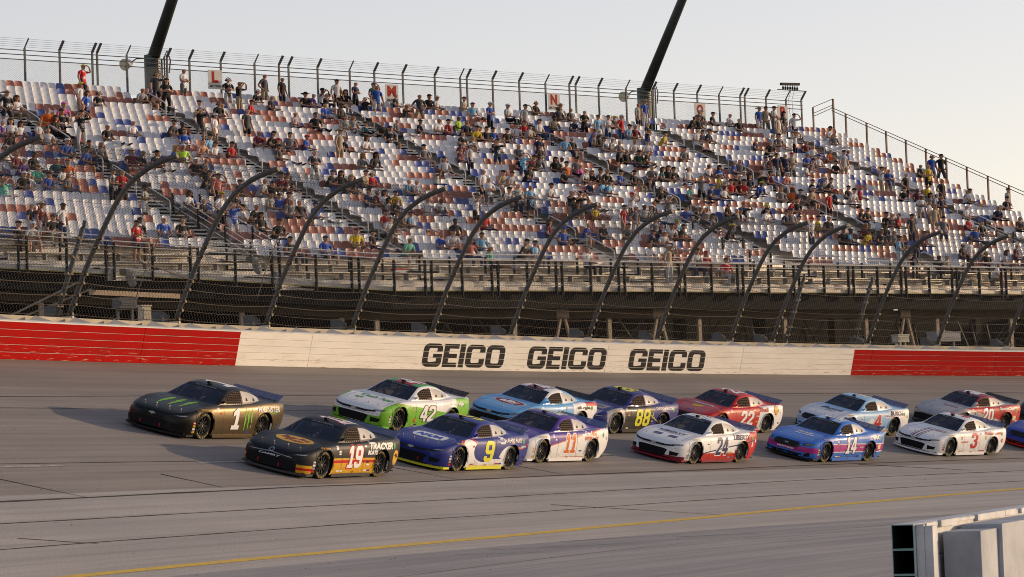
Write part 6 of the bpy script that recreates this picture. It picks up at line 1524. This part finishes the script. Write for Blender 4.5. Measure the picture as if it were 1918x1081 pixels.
for i, (u, r, p, sh, h) in enumerate(ents):
    if p == 's': pose = rs.choice(['sit', 'sit', 'sit', 'lean', 'lean', 'sit', 'recline'])
    elif p == 'l': pose = 'lean'
    elif p == 't': pose = rs.choice(['stand', 'crossed', 'crossed', 'hips', 'stand', 'shade'])
    else: pose = 'raise'
    if r > rmax(u)-.4: r = int(rmax(u)-.4)
    if p == 'b' and rs.random() < .4: pose = 'sitraise'
    seated = pose in ('sit', 'lean', 'recline', 'sitraise')
    me, fc, cr_ = PM[(pose, True)]
    size = rs.uniform(1.08, 1.20)
    sk = SKINS[rs.choices([0, 1, 2, 3], [4, 3, 1, 3])[0]]; hr_ = HAIRS[rs.choices([0, 1, 2, 3], [4, 4, 1, 1])[0]]
    pt = rs.choice(PANTS); shm = cloth_mat(sh) if sh != 'a' else sk; calf = sk if rs.random() < .6 else pt
    ms = [sk, shm, pt, calf, rs.choice(SHOES), hr_]
    yaw = rs.uniform(-.5, .35)
    # local y (forward) -> front of the stand
    M = MU(u, r, .02 if seated else .30, 0) @ Matrix.Rotation(yaw-.15, 4, 'Z') @ Matrix.Diagonal((size*1.20, size*1.16, size*(.97 if seated else .95), 1))
    if seated: M = M @ Matrix.Translation((0, .05, -.10))
    hat = None
    if h in HATC: hat = ('cap', cloth_mat(HATC[h]))
    elif h in 'szu': hat = ('hat', {'s': cloth_mat('t'), 'z': cloth_mat('k'), 'u': cloth_mat('g')}[h])
    elif h == 'h': hat = ('headset', mat('headset_black', (.015, .015, .015), .4))
    elif h == 'f': hat = ('long_hair', hr_)
    HO = Matrix.Translation(fc+Vector((0, 0, .045 if h != 'h' else .03)))
    if i < 300:
        a = min(AIS, key=lambda a: abs(a-u)); k = int(round(abs(u-a))); side_ = 'right' if u > a else 'left'
        act = {'sit': 'seated', 'lean': 'leaning', 'recline': 'lounging', 'sitraise': 'arms raised', 'raise': 'arms raised', 'stand': 'standing', 'crossed': 'standing', 'hips': 'standing', 'shade': 'shading eyes'}[pose]
        top_ = {'a': 'bare chest', 'z': 'patterned shirt'}.get(sh, CL[sh][0]+' shirt')
        hw = HATW[h]
        pos = ('%s row, %s %s of %s' % (row_words(r), NUMW[min(k, 15)], side_, ASH[a])) if k else ('%s row, in the %s' % (row_words(r), ASH[a]))
        lab = '%s, %s%s, %s' % (act, top_, (', '+hw) if hw else '', pos)
        if lab in seen: lab = lab.replace(' row,', ' row down,')
        if len(lab.split()) > 16: lab = lab.replace(' of ', ' off ', 1)
        seen.add(lab)
        o = link('person', me, None, label=lab[:1].upper()+lab[1:], cat='person', group='spectators in the grandstand', M=M)
        for q in range(6): o.material_slots[q].link = 'OBJECT'; o.material_slots[q].material = ms[q]
        if hat:
            hm = HM[hat[0]]
            if not hm.materials: hm.materials.append(None)
            ho = link({'cap': 'cap', 'hat': 'hat', 'headset': 'headset', 'long_hair': 'hair'}[hat[0]], hm, o, M=HO)
            ho.material_slots[0].link = 'OBJECT'; ho.material_slots[0].material = hat[1]
        if pose in ('raise', 'sitraise') and rs.random() < .6:
            mb = MB(); mb.box(-.05, .115, -.03, .05, .20, .02); mb.obj('binoculars', mat('headset_black', (.015, .015, .015), .4), o, M=Matrix.Translation(fc+Vector((0, -.03, .02))))
    else:
        b = len(far.v); far.v += [tuple(M @ v.co) for v in me.vertices]
        sl = [fm(x) for x in ms]
        for pp in me.polygons: far.f.append(tuple(b+v for v in pp.vertices)); far.m.append(sl[pp.material_index])
        if hat:
            hm = HM[hat[0]]; b = len(far.v); far.v += [tuple(M @ HO @ v.co) for v in hm.vertices]; s_ = fm(hat[1])
            for pp in hm.polygons: far.f.append(tuple(b+v for v in pp.vertices)); far.m.append(s_)
far.obj('distant_spectators', far_mats, None, True, label='mixed spectators in the farthest upper right rows of the grandstand', cat='crowd', kind='stuff')
# bags, coolers and coats left on seats and treads
for (u, r, cn, lb) in ((11.5, 27, 'w', 'white cooler with a red lid on the tread behind the front railing, centre'), ):
    t = link('cooler', None, M=MU(u, 26.4, 0), label=lb, cat='cooler'); mb = MB(); mb.box(-.3, -.2, 0, .3, .2, .32); mb.obj('tub', mat('cooler_white', (.6, .6, .6), .4), t); mb = MB(); mb.box(-.31, -.21, .323, .31, .21, .40); mb.obj('lid', mat('cooler_red', (.4, .02, .02), .4), t)
# ------------------------------------------------------------ pit-side barrier in the right foreground
M_bw = mat('barrier_white', (.60, .60, .60), .6, var=.35, scale=3, bump=.2)
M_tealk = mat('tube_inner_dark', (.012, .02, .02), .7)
M_edge = mat('tube_edge_teal', (.25, .38, .36), .5)
iw = link('inside_barrier', None, label='white steel-tube and concrete barrier in the right foreground, its open tube end facing the track', cat='barrier')
az = radians(22.5); ID = Vector((sin(az), cos(az), 0)); IN = Vector((cos(az), -sin(az), 0)); I0 = Vector((3.02, 23.6, 0)); ZT = -.775; T = .205
# stack of open square tubes: each a hollow box with an open end
for j in range(7):
    z1 = ZT-T*j; z0 = z1-T
    mb = MB(); W_ = .19; th = .008
    A = I0+Vector((0, 0, 0)); Lg = 30.0
    def P(a, b, z): q = I0+ID*a+IN*b; return (q.x, q.y, z)
    # outer skin and inner skin
    def ring(a, i): return [P(a, i, z0+i), P(a, W_-i, z0+i), P(a, W_-i, z1-i), P(a, i, z1-i)]
    o0, o1, i0_, i1_ = ring(0, .001), ring(Lg, .001), ring(0, th), ring(2.5, th)
    for q in range(4):
        k2 = (q+1) % 4
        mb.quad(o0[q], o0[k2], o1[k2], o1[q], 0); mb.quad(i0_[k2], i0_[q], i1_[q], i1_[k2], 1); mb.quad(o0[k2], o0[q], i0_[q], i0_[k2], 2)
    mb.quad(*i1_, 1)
    mb.obj('barrier_tube', [M_bw, M_tealk, M_edge], iw)
mb = MB()
def ibox(a0, a1, b0, b1, z0, z1, m=0): 
    vs = [I0+ID*a+IN*b for a, b in ((a0, b0), (a1, b0), (a1, b1), (a0, b1))]
    mb.add([(p.x, p.y, z) for z in (z0, z1) for p in vs], [(0, 3, 2, 1), (4, 5, 6, 7), (0, 1, 5, 4), (1, 2, 6, 5), (2, 3, 7, 6), (3, 0, 4, 7)], m)
ibox(.05, 30, .195, .26, ZT-1.5, ZT-.005); ibox(.06, .22, .262, .33, ZT-1.5, ZT-.02); mb.obj('side_plate', M_bw, iw)
for k in range(9):
    mb = MB(); ibox(.5+3.2*k, 1.1+3.2*k, .305, .62, ZT-1.6, ZT-.085-.02*(k % 2)); ibox(1.11+3.2*k, 3.5+3.2*k, .305, .66, ZT-1.6, ZT-.05+.03*(k % 3)); mb.obj('concrete_block', mat('barrier_grey', (.42, .44, .47), .7, var=.35, scale=2, bump=.3), iw)
mb = MB()
rl = random.Random(4); a_ = .1
while a_ < 28:
    l_ = rl.uniform(.15, 1.1); ibox(a_, a_+l_, .262, .27+rl.uniform(0, .03), ZT-rl.uniform(.015, .05), ZT+rl.uniform(.0, .014)); a_ += l_+rl.uniform(.0, .25)
mb.obj('chipped_lip', M_bw, iw, kind='stuff')
for k in range(6):
    mb = MB(); ibox(.12, .46, .303, .309, ZT-.26-.22*k, ZT-.25-.22*k); mb.obj('joint', M_tealk, iw)
# nearer white rail at the corner
nr = link('near_rail', None, label='blurred white rail cutting across the bottom right corner in front of the barrier', cat='rail')
q0 = Vector((2.02, 13.2, -.86)); q1 = Vector((3.82, 17.2, -.79))
dirn = (q1-q0).normalized()
mb = MB(); mb.tube([q0-dirn*.2, q0+dirn*.15, q0+dirn*6], .085, 16); mb.obj('rail_tube', M_bw, nr, True)
mb = MB()
for t_ in (.5, 2.3, 4.1): mb.bar(q0+dirn*t_+Vector((0, 0, -.08)), q0+dirn*t_+Vector((0, 0, -2.0)), .09, .09)
mb.obj('rail_post', M_bw, nr)
